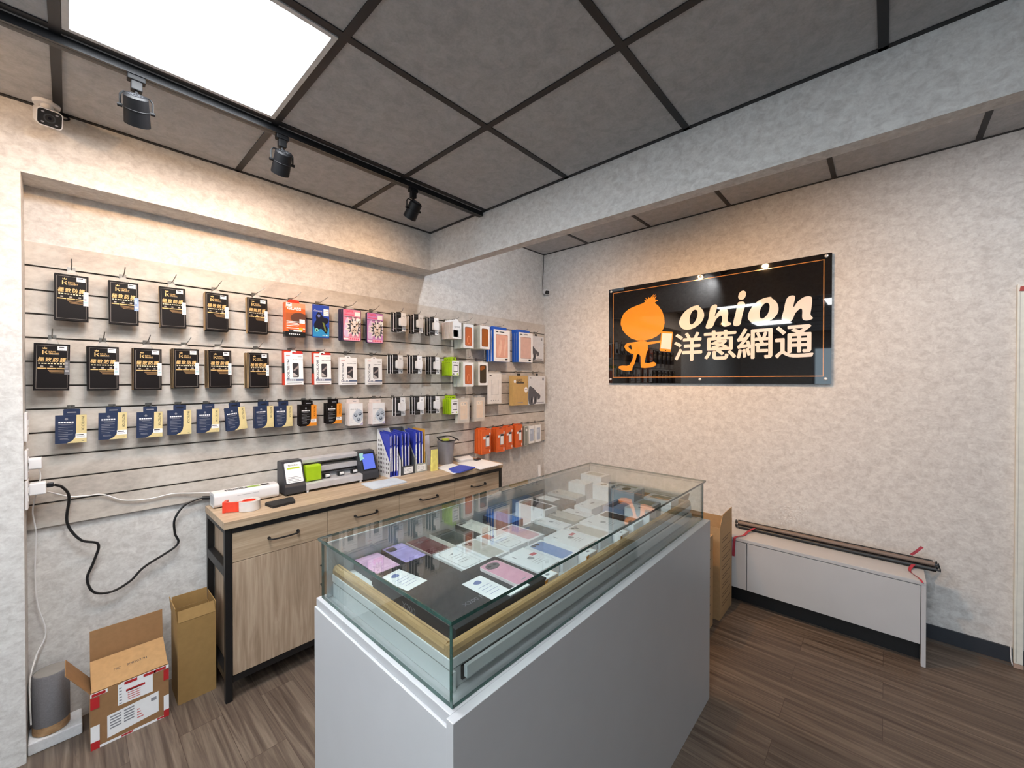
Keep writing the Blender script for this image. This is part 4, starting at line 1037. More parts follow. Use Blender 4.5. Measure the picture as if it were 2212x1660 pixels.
hang('second', 15, 2.182, 0.140, 1.549, 'case_orange', lambda: proto_case('orange'), 3, 0.043, 'grey phone case box with orange leather window', 'phone case boxes', tip=0.0)
hang('second', 16, 2.391, 0.090, 1.557, 'case_dark', lambda: proto_case('dark'), 2, 0.042, 'grey phone case box with dark olive window', 'phone case boxes', tip=0.0)
hang('third', 17, 2.167, 0.100, 1.256, 'case_clear', lambda: proto_case('clear', 0.122, 0.2, 0.04, 'CBC3BA'), 1, 0.04, 'beige box with a cream phone case', 'beige phone case boxes', tip=0.0)
hang('third', 18, 2.361, 0.080, 1.256, 'case_clear', lambda: proto_case('clear'), 1, 0.04, 'beige box with a cream phone case', 'beige phone case boxes', tip=0.0)
hang('top', 16, 2.597, 0.115, 1.808, 'wallet1', lambda: proto_wallet(True), 3, 0.032, 'blue-backed tablet case box with wrinkled pink window', 'blue tablet case boxes', dx=-0.002, tip=0.0, grv=1.982)
hang('top', 17, 2.951, 0.090, 1.815, 'wallet0', lambda: proto_wallet(False), 3, 0.028, 'blue-backed tablet case box with plain pink window', 'blue tablet case boxes', tip=0.0, grv=1.982)
hang('top', 18, 3.185, 0.030, 1.825, 'glove', proto_glove, 1, 0.02, 'white leather case box with dark grey print', 'boxes on the slat wall', tip=0.0, scale=(0.9, 1, 0.86))
hang('second', 17, 2.534, 0.090, 1.430, 'film', proto_film, 1, 0.012, 'white screen film pack with outlined frames', 'boxes on the slat wall', tip=0.0, grv=1.583)
hang('second', 18, 2.904, 0.060, 1.405, 'kraft', proto_kraft, 1, 0.02, 'gold kraft box reading GLASS', 'boxes on the slat wall', tip=0.0, grv=1.583)
hang('second', 19, 3.163, 0.060, 1.405, 'glove', proto_glove, 1, 0.02, 'large white leather case box with dark print', 'boxes on the slat wall', tip=0.0, grv=1.583)
OB = 'orange power bank box'
for k, x, d, z, n in ((1, 2.403, 0.118, 0.977, 5), (2, 2.597, 0.100, 0.969, 4), (3, 2.729, 0.080, 0.973, 3), (4, 2.867, 0.080, 0.976, 3)):
    hang('bottom', k, x, d, z, 'orange', proto_orange, n, 0.020, OB, 'orange power bank boxes', tip=0.0, scale=None if k < 3 else (0.9, 1, 0.99))
hang('bottom', 5, 2.992, 0.06, 0.964, 'clear_pack', lambda: proto_small(True), 1, 0.02, 'narrow clear grey case pack', 'small case packs', tip=0.0)
hang('bottom', 6, 3.088, 0.05, 0.966, 'white_pack', lambda: proto_small(False), 1, 0.02, 'small white case pack with blue-grey window', 'small case packs', tip=0.0)
hang('bottom', 7, 3.191, 0.05, 0.970, 'white_pack', lambda: proto_small(False), 1, 0.02, 'small white case pack with blue-grey window', 'small case packs', tip=0.0)
for src in PROTO.values():
    assert src[1]

# ------------------------------------------------------------------ sideboard along the slat wall
SB = thing('sideboard', 'long oak sideboard with black metal frame and four drawers', 'sideboard', (0, 0, 0))
x0, x1, yf, yb, zt0, zt1 = 0.479, 2.322, 2.236, 2.612, 0.811, 0.846
MB().box(x0-0.002, x1+0.004, yf-0.004, yb, zt0, zt1, M_OAKH).build('worktop', SB, bevel=0.0015)
def leg(xa, ya, nm='leg'):
    return MB().box(xa, xa+0.028, ya, ya+0.028, 0, zt0, M_BLACK).build(nm, SB, bevel=0.002)
LX = (0.481, 2.291); LY = (2.238, 2.582)
for xa in LX:
    for ya in LY: leg(xa, ya)
for xa in LX:
    fr = MB()
    fr.box(xa, xa+0.028, LY[0]+0.028, LY[1], zt0-0.022, zt0, M_BLACK); fr.build('side_rail', SB)
    MB().box(xa, xa+0.028, LY[0]+0.028, LY[1], 0.585, 0.630, M_BLACK).build('side_rail', SB, bevel=0.002)
    MB().box(xa, xa+0.028, LY[0]+0.028, LY[1], 0.100, 0.135, M_BLACK).build('side_rail', SB, bevel=0.002)
MB().box(LX[0]+0.028, LX[1], LY[0], LY[0]+0.026, zt0-0.024, zt0, M_BLACK).build('front_rail', SB)
MB().box(LX[0]+0.028, LX[1], LY[0]+0.004, LY[0]+0.026, 0.085, 0.113, M_BLACK).build('front_rail', SB)
ca = MB()
ca.box(0.513, 0.527, 2.262, 2.598, 0.113, zt0-0.024, M_OAKV); ca.box(2.273, 2.287, 2.262, 2.598, 0.113, zt0-0.024, M_OAKV)
ca.box(0.527, 2.273, 2.59, 2.6, 0.113, zt0-0.024, M_OAKV); ca.box(0.527, 2.273, 2.262, 2.59, 0.113, 0.127, M_OAKV)
ca.build('carcass', SB)
xd = [0.510, 0.952, 1.396, 1.842, 2.290]
def bar_handle(cx, z, half, parent, upright=False):
    m = MB()
    if not upright:
        pts = smooth_path([(cx-half, 2.242, z), (cx-half, 2.226, z-0.001), (cx-half+0.012, 2.216, z-0.003), (cx, 2.213, z-0.004), (cx+half-0.012, 2.216, z-0.003), (cx+half, 2.226, z-0.001), (cx+half, 2.242, z)], 4)
        m.tube(pts, 0.0042, M_BLACK, 8)
        for sx in (-1, 1): m.tube([(cx+sx*half, 2.2415, z), (cx+sx*half, 2.234, z)], 0.0075, M_BLACK, 12)
    else:
        pts = smooth_path([(cx, 2.242, z-half), (cx, 2.222, z-half), (cx, 2.213, z), (cx, 2.222, z+half), (cx, 2.242, z+half)], 4); m.tube(pts, 0.0042, M_BLACK, 8)
    return m.build('handle', parent, smooth=True)
for i in range(4):
    a, b = xd[i]+0.0012, xd[i+1]-0.0012
    dr = MB().box(a, b, 2.242, 2.260, 0.648, zt0-0.026, M_OAKH).build('drawer', SB, bevel=0.0008)
    bar_handle((a+b)/2, 0.721, 0.067, dr)
    do = MB().box(a, b, 2.242, 2.260, 0.116, 0.645, M_OAKV).build('door', SB, bevel=0.0008)
    bar_handle(b-0.036 if i % 2 == 0 else a+0.036, 0.45, 0.05, do, True)

# ------------------------------------------------------------------ display counter
CX0, CX1, CY0, CY1, CZ = 0.491, 2.035, 0.603, 1.262, 0.844
DC = thing('display_counter', 'white display counter with a glass case on top', 'display counter', (0, 0, 0))
MB().box(CX0, CX1, CY0, CY0+0.021, 0, CZ, M_WHITE).build('front_panel', DC, bevel=0.001)
MB().box(CX0+0.004, CX0+0.022, CY0+0.0215, CY1, 0, CZ-0.024, M_WHITE).build('end_panel', DC, bevel=0.0012)
MB().box(CX1-0.021, CX1, CY0+0.0215, CY1, 0, CZ-0.024, M_WHITE).build('end_panel', DC, bevel=0.0012)
MB().box(CX0+0.04, CX1-0.04, CY1-0.03, CY1-0.012, 0, CZ-0.024, M_WHITE).build('rear_panel', DC)
MB().box(CX0+0.010, CX1, CY0+0.0212, CY1, CZ-0.0235, CZ, M_WHITE).build('counter_slab', DC, bevel=0.0012)
GX0, GX1, GY0, GY1, GZ = 0.512, 2.027, 0.631, 1.25, 1.022
gt = 0.008
def sheet(xa, xb, ya, yb_, za, zb, name, thin):
    """glass sheet: clear faces across the thin axis, green cut edges"""
    m = MB()
    F = {'x': 'lr', 'y': 'fb', 'z': 'du'}[thin]; E = {'x': 'fbdu', 'y': 'lrdu', 'z': 'lrfb'}[thin]
    m.box(xa, xb, ya, yb_, za, zb, M_GLASS, skip=E); m.box(xa, xb, ya, yb_, za, zb, M_GEDGE, skip=F)
    return m.build(name, DC)
sheet(GX0, GX1, GY0, GY0+gt, CZ+0.0005, GZ-gt-0.0005, 'glass_front', 'y')
sheet(GX0, GX0+gt, GY0+gt+0.0005, GY1, CZ+0.0005, GZ-gt-0.0005, 'glass_end', 'x')
sheet(GX1-gt, GX1, GY0+gt+0.0005, GY1, CZ+0.0005, GZ-gt-0.0005, 'glass_end', 'x')
sheet(GX0-0.004, GX1+0.030, GY0-0.002, GY1+0.018, GZ-gt, GZ, 'glass_top', 'z')
M_FROST = pm('sliding_door_grey', 'B4BABD', 0.4, var=0.01)
MB().box(GX0+0.012, 1.28, GY1-0.014, GY1-0.006, CZ+0.001, GZ-gt-0.004, M_FROST).build('sliding_door', DC)
MB().box(1.262, GX1-0.012, GY1-0.004, GY1+0.003, CZ+0.001, GZ-gt-0.004, M_FROST).build('sliding_door', DC)
# the stand inside: white plinth, dark gap, white band, oak trim, tray floor
IX0, IX1, IY0, IY1 = 0.536, 1.972, 0.668, 1.232
pl = MB()
pl.box(IX0+0.003, IX1-0.003, IY0+0.004, IY1, CZ+0.0005, 0.886, M_STAND)
pl.build('plinth', DC)
MB().box(IX0+0.005, IX1-0.005, IY0+0.005, IY1, 0.8855, 0.8905, M_BLACKP).build('gap_strip', DC)
bn = MB()
bn.box(IX0, IX1, IY0, IY0+0.024, 0.8905, 0.913, M_STAND); bn.box(IX0, IX0+0.024, IY0+0.024, IY1, 0.8905, 0.913, M_STAND); bn.box(IX1-0.024, IX1, IY0+0.024, IY1, 0.8905, 0.913, M_STAND)
bn.build('white_band', DC, bevel=0.0015)
MB().box(IX0+0.024, IX1-0.024, IY0+0.024, IY1, 0.894, 0.903, M_STAND).build('tray_floor', DC)
def oakbar(length, axis, mat):
    prof = [(0.0, 0.0), (0.0, 0.012), (0.004, 0.020), (0.010, 0.024), (0.014, 0.0225), (0.018, 0.024), (0.021, 0.020), (0.021, 0.0)]
    m = MB()
    if axis == 0: m.prism(prof, lambda u, v: (0, u, v), lambda u, v: (length, u, v), mat)
    else: m.prism(prof, lambda u, v: (u, 0, v), lambda u, v: (u, length, v), mat)
    return m
oakbar(IX1-IX0-0.004, 0, M_OAKTRIM).build('oak_trim', DC, loc=(IX0+0.002, IY0+0.002, 0.9135))
oakbar(IY1-IY0-0.0235, 1, M_OAKTRIMY).build('oak_trim', DC, loc=(IX0+0.002, IY0+0.0235, 0.9135))
b_ = oakbar(IY1-IY0-0.0235, 1, M_OAKTRIMY); b_.v = [(0.021-x, y, z) for x, y, z in b_.v]; b_.build('oak_trim', DC, loc=(IX1-0.023, IY0+0.0235, 0.9135))
# drawer fronts under the band, on the long side
for xa, xb in ((0.572, 1.232), (1.240, 1.942)):
    MB().box(xa-0.004, xb+0.002, IY0-0.002, IY0+0.0035, CZ+0.012, 0.8855, M_BLACKP).build('panel_gap_shade', DC)  # black strip stands in for the shade beside and below the panel
    MB().box(xa, xb, IY0-0.012, IY0-0.0025, CZ+0.018, 0.889, M_STAND).build('plinth_panel', DC, bevel=0.001)
MB().box(IX0+0.003, IX0+0.012, IY0-0.004, IY0+0.0035, CZ+0.001, 0.886, M_STAND).build('corner_post', DC)

# ------------------------------------------------------------------ things inside the glass case
TZ = 0.9035
def phone_box(name, label, cat, x, y, ww, ll, tt, body, lid=None, art=None, z=TZ, rz=0.0, group='phone boxes in the glass case'):
    """flat carton: length along y, camera end at +y (towards the slat wall)"""
    t = thing(name, label, cat, (x, y, z), rz, group)
    m = MB(); m.box(-ww/2, ww/2, -ll/2, ll/2, 0, tt, body)
    P = top(tt)
    if lid is not None: m.rect(P, -ww/2+0.002, ww/2-0.002, -ll/2+0.002, ll/2-0.002, lid)
    m.build('carton', t, bevel=0.0008)
    a = MB()
    if art == 'one':         # single rounded camera island, upper left
        a.rrect(P, -ww*0.42, -ww*0.02, ll*0.20, ll*0.42, 0.010, pm('lens_island', '3A3840', 0.3), 0.0006)
        for v in (0.25, 0.31, 0.37): a.flat(P, disc(-ww*0.26, ll*v, 0.005, 12), M_BLACKP, 0.001)
        a.build('phone_print', t)
    elif art == 'square':
        a.rrect(P, -ww*0.42, ww*0.42, -ll*0.42, ll*0.42, 0.008, lid or body, 0.0005)
        a.outline(P, -ww*0.16, ww*0.02, ll*0.20, ll*0.28, 0.002, M_INKG, 0.0009); a.build('phone_print', t)
    elif art == 'dots':
        for u, v in ((-0.30, 0.40), (-0.10, 0.40)): a.flat(P, disc(ww*u, ll*v, 0.0075, 14), M_BLACKP, 0.0006)
        a.build('phone_print', t)
    elif art in ('card', 'cardpink'):
        a.rrect(P, -ww*0.40, ww*0.34, -ll*0.44, ll*0.44, 0.010, M_INKG, 0.0005); a.rrect(P, -ww*0.385, ww*0.325, -ll*0.43, ll*0.43, 0.009, M_PAPER, 0.0008)
        if art == 'cardpink':
            a.rrect(P, -ww*0.38, -ww*0.05, ll*0.16, ll*0.42, 0.008, pm('print_coral', 'D8907E', 0.4), 0.0010)
        a.flat(P, [(-ww*0.18, ll*0.22), (ww*0.05, ll*0.27), (-ww*0.02, ll*0.19)], M_INKG, 0.0012)
        for i in range(4): a.rect(P, -ww*0.22, ww*(0.20-0.08*(i % 2)), ll*(0.10-0.10*i), ll*(0.115-0.10*i), M_INKG, 0.0012)
        a.build('phone_print', t)
    elif art == 'silver3':
        a.rrect(P, -ww*0.40, ww*0.40, -ll*0.45, ll*0.45, 0.010, pm('phone_titanium', 'CDCBC4', 0.35, 0.2), 0.0006)
        for u, v in ((-0.24, 0.37), (-0.02, 0.37), (-0.13, 0.29)): a.flat(P, disc(ww*u, ll*v, 0.0072, 14), M_DARKP, 0.0012)
        a.build('phone_print', t)
    elif art in ('redlabel', 'note'):
        a.flat(P, smooth_ring([(-ww*0.06, ll*0.05), (ww*0.12, ll*0.09), (ww*0.14, -ll*0.04), (0.0, -ll*0.03)]), M_INKG, 0.0006)
        a.rect(P, -ww*0.30, -ww*0.26, ll*0.22, ll*0.34, M_INKG, 0.0006)
        for i in range(3): a.rect(P, -ww*0.1, ww*0.25, -ll*(0.12+0.07*i), -ll*(0.11+0.07*i), M_INKG, 0.0006)
        if art == 'redlabel': a.rect(P, ww*0.20, ww*0.44, ll*0.06, ll*0.16, pm('label_red', 'C8505E', 0.5), 0.0006)
        a.build('print', t)
    elif art in ('phoneblue', 'phonepink', 'phonedark'):
        c = {'phoneblue': pm('phone_blue', '7E9CD0', 0.3), 'phonepink': pm('phone_pink', 'E3B6C0', 0.3), 'phonedark': pm('phone_dark', '23252B', 0.15)}[art]
        a.rrect(P, -ww*0.38, ww*0.38, -ll*0.44, ll*0.44, 0.009, c, 0.0006)
        if art != 'phonedark':
            for u, v in ((-0.24, 0.38), (-0.02, 0.38)): a.flat(P, disc(ww*u, ll*v, 0.008, 14), M_DARKP, 0.0011)
        a.build('phone_print', t)
    elif art == 'oval':
        a.rrect(P, -ww*0.40, ww*0.40, -ll*0.38, ll*0.38, 0.004, M_PAPER, 0.0005); a.flat(P, disc(0, 0, ww*0.34, 24, ll*0.16), pm('window_bronze', '8A7A5C', 0.2), 0.0009); a.build('window', t)
    elif art == 'slot':
        a.rrect(P, -ww*0.32, ww*0.32, -ll*0.34, ll*0.34, 0.008, pm('window_olive', 'A09A82', 0.3), 0.0006); a.build('window', t)
    return t
BW = pm('carton_white', 'F2F4F8', 0.45, var=0.015)
CR = pm('carton_cream', 'DEDCD4', 0.4)
yB, yM, yF = 1.158, 0.998, 0.812
L_ = pm
phone_box('phone_box', 'pearl pink phone box at the left end of the case', 'phone box', 0.645, yB, 0.082, 0.148, 0.030, M_DARKP, pm('lid_pearl_pink', 'E2B8D8', 0.25, var=0.2, scale=25))
phone_box('phone_box', 'lavender phone box with an oblong camera island', 'phone box', 0.738, yB, 0.080, 0.150, 0.034, M_DARKP, pm('lid_lavender', 'B4A4DE', 0.25, var=0.2, scale=20), 'one')
phone_box('phone_box', 'maroon phone box with a small square outline', 'phone box', 0.832, yB, 0.080, 0.148, 0.030, pm('carton_maroon_side', 'C8B8B4', 0.5), pm('lid_maroon', '642E34', 0.3), 'square')
phone_box('phone_box', 'dark green-black phone box beside the maroon one', 'phone box', 0.935, yB, 0.084, 0.150, 0.030, CR, pm('lid_dark_green', '363C3A', 0.3), 'square')
phone_box('phone_box', 'cream white phone box with two black lenses', 'phone box', 1.058, yB, 0.084, 0.150, 0.034, M_DARKP, CR, 'dots')
phone_box('phone_box', 'bright blue phone box near the sliding doors', 'phone box', 1.205, yB, 0.084, 0.150, 0.034, M_DARKP, pm('lid_blue', '5E86C8', 0.3), 'dots')
phone_box('phone_box', 'tall white phone box showing a black phone', 'phone box', 1.375, 1.120, 0.086, 0.165, 0.056, BW, None, 'phonedark')
phone_box('phone_box', 'dark grey thick phone box behind the tall white one', 'phone box', 1.515, 1.125, 0.094, 0.175, 0.046, pm('carton_dark_grey', '5A5C5C', 0.5))
phone_box('phone_box', 'light grey phone box behind the dark grey thick one', 'phone box', 1.622, 1.130, 0.090, 0.165, 0.050, pm('carton_light_grey', 'C2C6C8', 0.5), None, 'silver3')
tag(MB().box(-0.03, 0.03, -0.045, 0.045, 0, 0.0006, M_PAPER).build('price_card', loc=(1.505, 1.15, TZ+0.0475)), 'small white card on the dark grey thick phone box', 'price card')
# accessory cartons at the far end
phone_box('accessory_box', 'tallest white accessory carton with a long window', 'accessory box', 1.895, 1.135, 0.096, 0.125, 0.098, BW, None, 'slot', group='accessory cartons at the far end')
phone_box('accessory_box', 'white square accessory carton left of the tallest one', 'accessory box', 1.775, 1.150, 0.076, 0.100, 0.076, BW, None, None, group='accessory cartons at the far end')
phone_box('accessory_box', 'white accessory carton with a small oval window, lettered sides', 'accessory box', 1.800, 1.030, 0.070, 0.086, 0.078, BW, None, 'oval', group='accessory cartons at the far end')
phone_box('accessory_box', 'grey accessory carton with a bronze oval window', 'accessory box', 1.812, 0.915, 0.084, 0.118, 0.074, pm('carton_blue_grey', 'C2C8D2', 0.5), None, 'oval', group='accessory cartons at the far end')
phone_box('accessory_box', 'flat carton with a long window by the far glass end', 'accessory box', 1.905, 0.960, 0.080, 0.150, 0.060, BW, None, 'slot', group='accessory cartons at the far end')
phone_box('accessory_box', 'flat white carton in the far front corner of the case', 'accessory box', 1.880, 0.775, 0.090, 0.130, 0.046, BW, None, 'slot', group='accessory cartons at the far end')
# middle row
phone_box('phone_box', 'white phone box under a handwritten card, nearest the black boxes', 'phone box', 0.842, 1.000, 0.094, 0.158, 0.030, BW, None, 'card')
phone_box('phone_box', 'white phone box with a silver triple-lens phone, middle row', 'phone box', 0.936, 0.995, 0.084, 0.165, 0.032, BW, None, 'silver3')
phone_box('phone_box', 'white phone box with a coral patch and handwriting', 'phone box', 1.034, 1.000, 0.092, 0.165, 0.034, BW, None, 'cardpink')
phone_box('phone_box', 'white phone box with a pale pink phone', 'phone box', 1.128, 0.995, 0.088, 0.160, 0.034, BW, None, 'phonepink')
phone_box('phone_box', 'slate grey phone box in the middle row', 'phone box', 1.220, 0.985, 0.076, 0.125, 0.024, pm('carton_slate', '5C686C', 0.4))
phone_box('phone_box', 'white phone box with a handwritten note, middle row', 'phone box', 1.304, 0.985, 0.074, 0.150, 0.028, BW, None, 'note')
phone_box('phone_box', 'open grey phone box with a silver triple-lens phone', 'phone box', 1.392, 0.975, 0.084, 0.155, 0.034, pm('carton_taupe', '9A9890', 0.5), None, 'silver3')
phone_box('phone_box', 'slim white phone box with a small note, middle row', 'phone box', 1.474, 0.972, 0.062, 0.130, 0.028, BW, None, 'note')
phone_box('phone_box', 'wide white tablet box in the middle of the case', 'tablet box', 1.612, 0.985, 0.150, 0.090, 0.034, BW, None, 'note')
phone_box('phone_box', 'steel blue tablet box with a dark stripe', 'tablet box', 1.680, 0.882, 0.130, 0.100, 0.036, pm('carton_steel_blue', '8696B4', 0.4))
tag(MB().box(-0.055, 0.055, -0.012, 0.012, 0, 0.0008, pm('stripe_navy', '36405A', 0.4)).build('label_strip', loc=(1.672, 0.90, TZ+0.0375)), 'dark navy strip lying on the steel blue tablet box', 'label strip')
# front row
phone_box('phone_box', 'white phone box with red label beside the black boxes', 'phone box', 0.976, yF+0.006, 0.104, 0.150, 0.036, BW, None, 'redlabel')
phone_box('phone_box', 'white phone box with a blue phone, front row', 'phone box', 1.076, yF, 0.086, 0.155, 0.036, BW, None, 'phoneblue')
phone_box('phone_box', 'white phone box with red label farther along the front row', 'phone box', 1.196, yF+0.006, 0.112, 0.150, 0.038, BW, None, 'redlabel')
phone_box('phone_box', 'white phone box with a silver phone, front row', 'phone box', 1.306, yF, 0.086, 0.150, 0.036, BW, None, 'silver3')
phone_box('phone_box', 'white phone box with faint print before the dark phone box', 'phone box', 1.420, yF+0.005, 0.106, 0.150, 0.036, BW, None, 'note')
phone_box('phone_box', 'long white phone box with black phone, front row far end', 'phone box', 1.535, yF-0.004, 0.086, 0.170, 0.030, BW, None, 'phonedark')
phone_box('accessory_box', 'white lettered carton at the front, far right of the case', 'accessory box', 1.618, 0.755, 0.066, 0.110, 0.062, BW, None, 'note', group='accessory cartons at the far end')
phone_box('accessory_box', 'grey carton beside the white lettered one at the front', 'accessory box', 1.715, 0.770, 0.090, 0.090, 0.058, pm('carton_cool_grey', 'B8BCC2', 0.5), None, 'slot', group='accessory cartons at the far end')
# black boxes with things on them
def matt_box(label, xa, xb, ya, yb_, tt, words):
    t = thing('gift_box', label, 'gift box', ((xa+xb)/2, (ya+yb_)/2, TZ), group='matt black boxes in the glass case')
    ww, ll = xb-xa, yb_-ya; B = pm('matt_black_board', '25282C', 0.45, var=0.03)
    MB().box(-ww/2+0.002, ww/2-0.002, -ll/2+0.002, ll/2-0.002, 0, tt-0.004, B).build('base', t, bevel=0.001)
    m = MB().box(-ww/2, ww/2, -ll/2, ll/2, tt-0.026, tt, B)
    if words:
        m.text(top(tt), words, -0.02, -ll/2+0.055, 0.014, M_INKG, 0.0004, width=0.085); m.text(leftf(-ww/2), 'X200', -0.03, 0.012, 0.016, M_INKG, 0.0004, width=0.06)
    m.build('lid', t, bevel=0.001)
    return t
matt_box('large matt black box nearest the case corner', 0.578, 0.768, 0.700, 1.072, 0.042, 'X200 Pro')
matt_box('smaller matt black box carrying the pink phone', 0.770, 0.906, 0.700, 0.905, 0.042, None)
TB = TZ+0.0425
def paper_card(label, x, y, ww, ll, rz, z=TB, strip=False):
    t = thing('price_card', label, 'price card', (x, y, z), rz, 'handwritten price cards')
    m = MB().box(-ww/2, ww/2, -ll/2, ll/2, 0, 0.0006, M_PAPER); P = top(0.0006)
    if not strip:
        m.flat(P, smooth_ring([(-ww*0.2, ll*0.30), (ww*0.08, ll*0.38), (ww*0.16, ll*0.24), (-ww*0.05, ll*0.2)]), pm('pen_blue', '7A86B8', 0.6))
        for i in range(4): m.rect(P, -ww*0.30, ww*(0.34-0.1*(i % 2)), ll*(0.06-0.12*i), ll*(0.075-0.12*i), MATS['pen_blue'])
    m.build('card', t)
    return t
paper_card('handwritten card on the large black box, next to the pink phone', 0.752, 0.785, 0.068, 0.118, 0.0)
paper_card('handwritten card on the large black box, at its rear left corner', 0.625, 0.985, 0.070, 0.118, 0.14)
ph = thing('smartphone', 'pink smartphone lying on the smaller black box', 'phone', (0.842, 0.795, TB), 0, None)
MB().prism(rr(-0.036, 0.036, -0.078, 0.078, 0.012), top(0), top(0.008), pm('phone_frame_white', 'EFE3E6', 0.3)).build('frame', ph, bevel=0.0015)
MB().rrect(top(0.008), -0.0345, 0.0345, -0.0765, 0.0765, 0.011, pm('phone_back_pink', 'E4A8BE', 0.25)).build('back_cover', ph)
a = MB(); a.prism(disc(-0.004, 0.052, 0.024, 22, 0.017), top(0.0085), top(0.010), pm('camera_bump_grey', '6E6A70', 0.35)); cb = a.build('camera_bump', ph)
for u in (-0.016, 0.006): MB().flat(top(0.0102), disc(u, 0.053, 0.006, 14), M_BLACKP).build('lens', cb)
a = MB(); a.rect(top(0.0083), -0.008, 0.012, -0.066, -0.062, M_INKG); a.build('logo_print', ph)
tag(MB().box(-0.012, 0.012, -0.038, 0.038, 0, 0.003, M_PAPER).build('label_strip', loc=(0.800, 0.716, TB), rot=(0, 0, PI/2)), 'narrow white label strip at the front edge of black box', 'label strip')
# white holders with orange flaps in front
def flap_holder(x, y, label):
    t = thing('price_holder', label, 'price holder', (x, y, TZ), 0.0, 'white price holders with orange flaps')
    MB().box(-0.030, 0.030, -0.016, 0.016, 0, 0.036, M_WHITEP).build('block', t, bevel=0.001)
    AM = pm('flap_amber', 'D9952E', 0.5)
    MB().poly([(-0.030, -0.0168, 0.004), (-0.018, -0.0168, 0.0355), (-0.034, -0.0168, 0.0355)], AM).poly([(-0.030, -0.0164, 0.004), (-0.034, -0.0164, 0.0355), (-0.018, -0.0164, 0.0355)], AM).build('flap', t)
    MB().box(0.030, 0.0312, -0.016, 0.012, 0.004, 0.0355, AM).build('flap', t)
    m = MB().box(-0.026, 0.026, -0.014, 0.014, 0.0362, 0.0368, M_PAPER); m.flat(top(0.0368), disc(0, 0, 0.008, 14, 0.005), M_INKG); m.build('card', t)
flap_holder(0.930, 0.7145, 'white price holder with orange flap touching the smaller black box')
flap_holder(1.145, 0.7145, 'white price holder with orange flap at the middle of the tray')
flap_holder(1.372, 0.7145, 'white price holder with orange flap farthest along the tray')

# ------------------------------------------------------------------ things on the sideboard
SZ = 0.8465
def yz(x): return lambda u, v, w=0.0: (x, u, v)
t = thing('laminator', 'white rounded film machine at the left end of the sideboard', 'film machine', (0.493, 2.497, SZ))
MB().prism(rr(0.0, 0.098, 0.004, 0.076, 0.020, 6), yz(0.0), yz(0.298), M_WHITEP).build('body', t, smooth=True)
fd = MB()
for xa in (0.02, 0.26):
    for ya in (0.025, 0.07): MB().box(xa, xa+0.015, ya, ya+0.015, 0, 0.005, M_BLACKP).build('foot', t)
lb = MB(); P = lambda u, v, w=0.0: (u, v, 0.0762+w)
lb.rect(P, 0.055, 0.155, 0.026, 0.062, M_INK); lb.rect(P, 0.155, 0.215, 0.026, 0.062, pm('label_green', '8FB048', 0.5)); lb.rect(P, 0.222, 0.262, 0.026, 0.062, M_INK)
lb.text(P, 'PerfeCut', 0.062, 0.034, 0.018, M_PAPER, 0.0006, bold=0.02, width=0.085)
lb.build('top_label', t)
es = MB(); es.rrect(leftf(0.0), -0.083, -0.015, 0.016, 0.064, 0.014, pm('end_cap_grey', 'C6C8CC', 0.4), 0.0004); es.build('end_cap', t)
MB().box(0.10, 0.20, -0.0005, 0.0, 0.050, 0.0515, M_INKG).build('slot', t)
# tape dispenser with its roll
t = thing('tape_dispenser', 'red tape dispenser with a fat roll of clear tape', 'tape dispenser', (0.614, 2.372, SZ), -0.5)
RD = pm('dispenser_red', 'E0432A', 0.35)
rl = MB(); n = 32
prof_o, prof_i = 0.049, 0.030
rl.lathe([(0.030, 0.001), (0.049, 0.001), (0.049, 0.048), (0.030, 0.048), (0.030, 0.001)], pm('clear_tape', 'D8D4D2', 0.2, coat=0.5), 36)
rl.f = rl.f[:-2]; rl.m = rl.m[:-2]
rl.build('tape_roll', t, smooth=True)
MB().lathe([(0.0, 0.002), (0.0295, 0.002), (0.0295, 0.046), (0.026, 0.046), (0.026, 0.040), (0.0, 0.040)], RD, 28).build('hub', t, smooth=True)
MB().prism([(-0.105, -0.028), (-0.050, -0.034), (-0.010, -0.028), (-0.010, -0.022), (-0.050, -0.024), (-0.096, -0.018)], top(0.002), top(0.050), RD).build('arm', t)
MB().prism([(-0.108, -0.030), (-0.094, -0.030), (-0.094, 0.022), (-0.108, 0.022)], top(0.0), top(0.052), RD).build('handle', t, bevel=0.002)
MB().box(-0.1095, -0.108, -0.022, 0.014, 0.010, 0.044, M_DARKP).build('cutter_guard', t)
t = MB().prism([(0.700, 2.300), (0.812, 2.312), (0.830, 2.395), (0.818, 2.412), (0.700, 2.400), (0.688, 2.385)], top(SZ), top(SZ+0.012), pm('pouch_black', '1D1D20', 0.6, var=0.2, bump=0.4, scale=40)).build('pouch', bevel=0.004)
tag(t, 'flat black pouch lying in front of the cutting machine', 'pouch')
# film cutting machine
t = thing('cutting_plotter', 'silver and grey film cutting machine with blue touch screen', 'cutting machine', (0.818, 2.475, SZ))
prof = [(0.0, 0.010), (0.0, 0.048), (0.012, 0.062), (0.060, 0.178), (0.072, 0.186), (0.125, 0.188), (0.135, 0.178), (0.135, 0.010)]
MB().prism(prof, yz(0.0), yz(0.110), M_DARKP).build('left_console', t, bevel=0.004)
MB().prism([(0.015, 0.0), (0.015, 0.012), (0.13, 0.012), (0.13, 0.0)], yz(0.01), yz(0.10), M_BLACKP).build('foot', t)
MB().prism(prof, yz(0.458), yz(0.570), M_DARKP).build('right_console', t, bevel=0.004)
MB().prism([(0.015, 0.0), (0.015, 0.012), (0.13, 0.012), (0.13, 0.0)], yz(0.468), yz(0.560), M_BLACKP).build('foot', t)
dv = Vector((0, 0.048, 0.116)).normalized(); nv = Vector((0, -0.116, 0.048)).normalized()
def slope(u, v, w=0.0):
    p = Vector((u, 0.012, 0.062)) + dv*(v*1.05) + nv*(w+0.0006); return tuple(p)
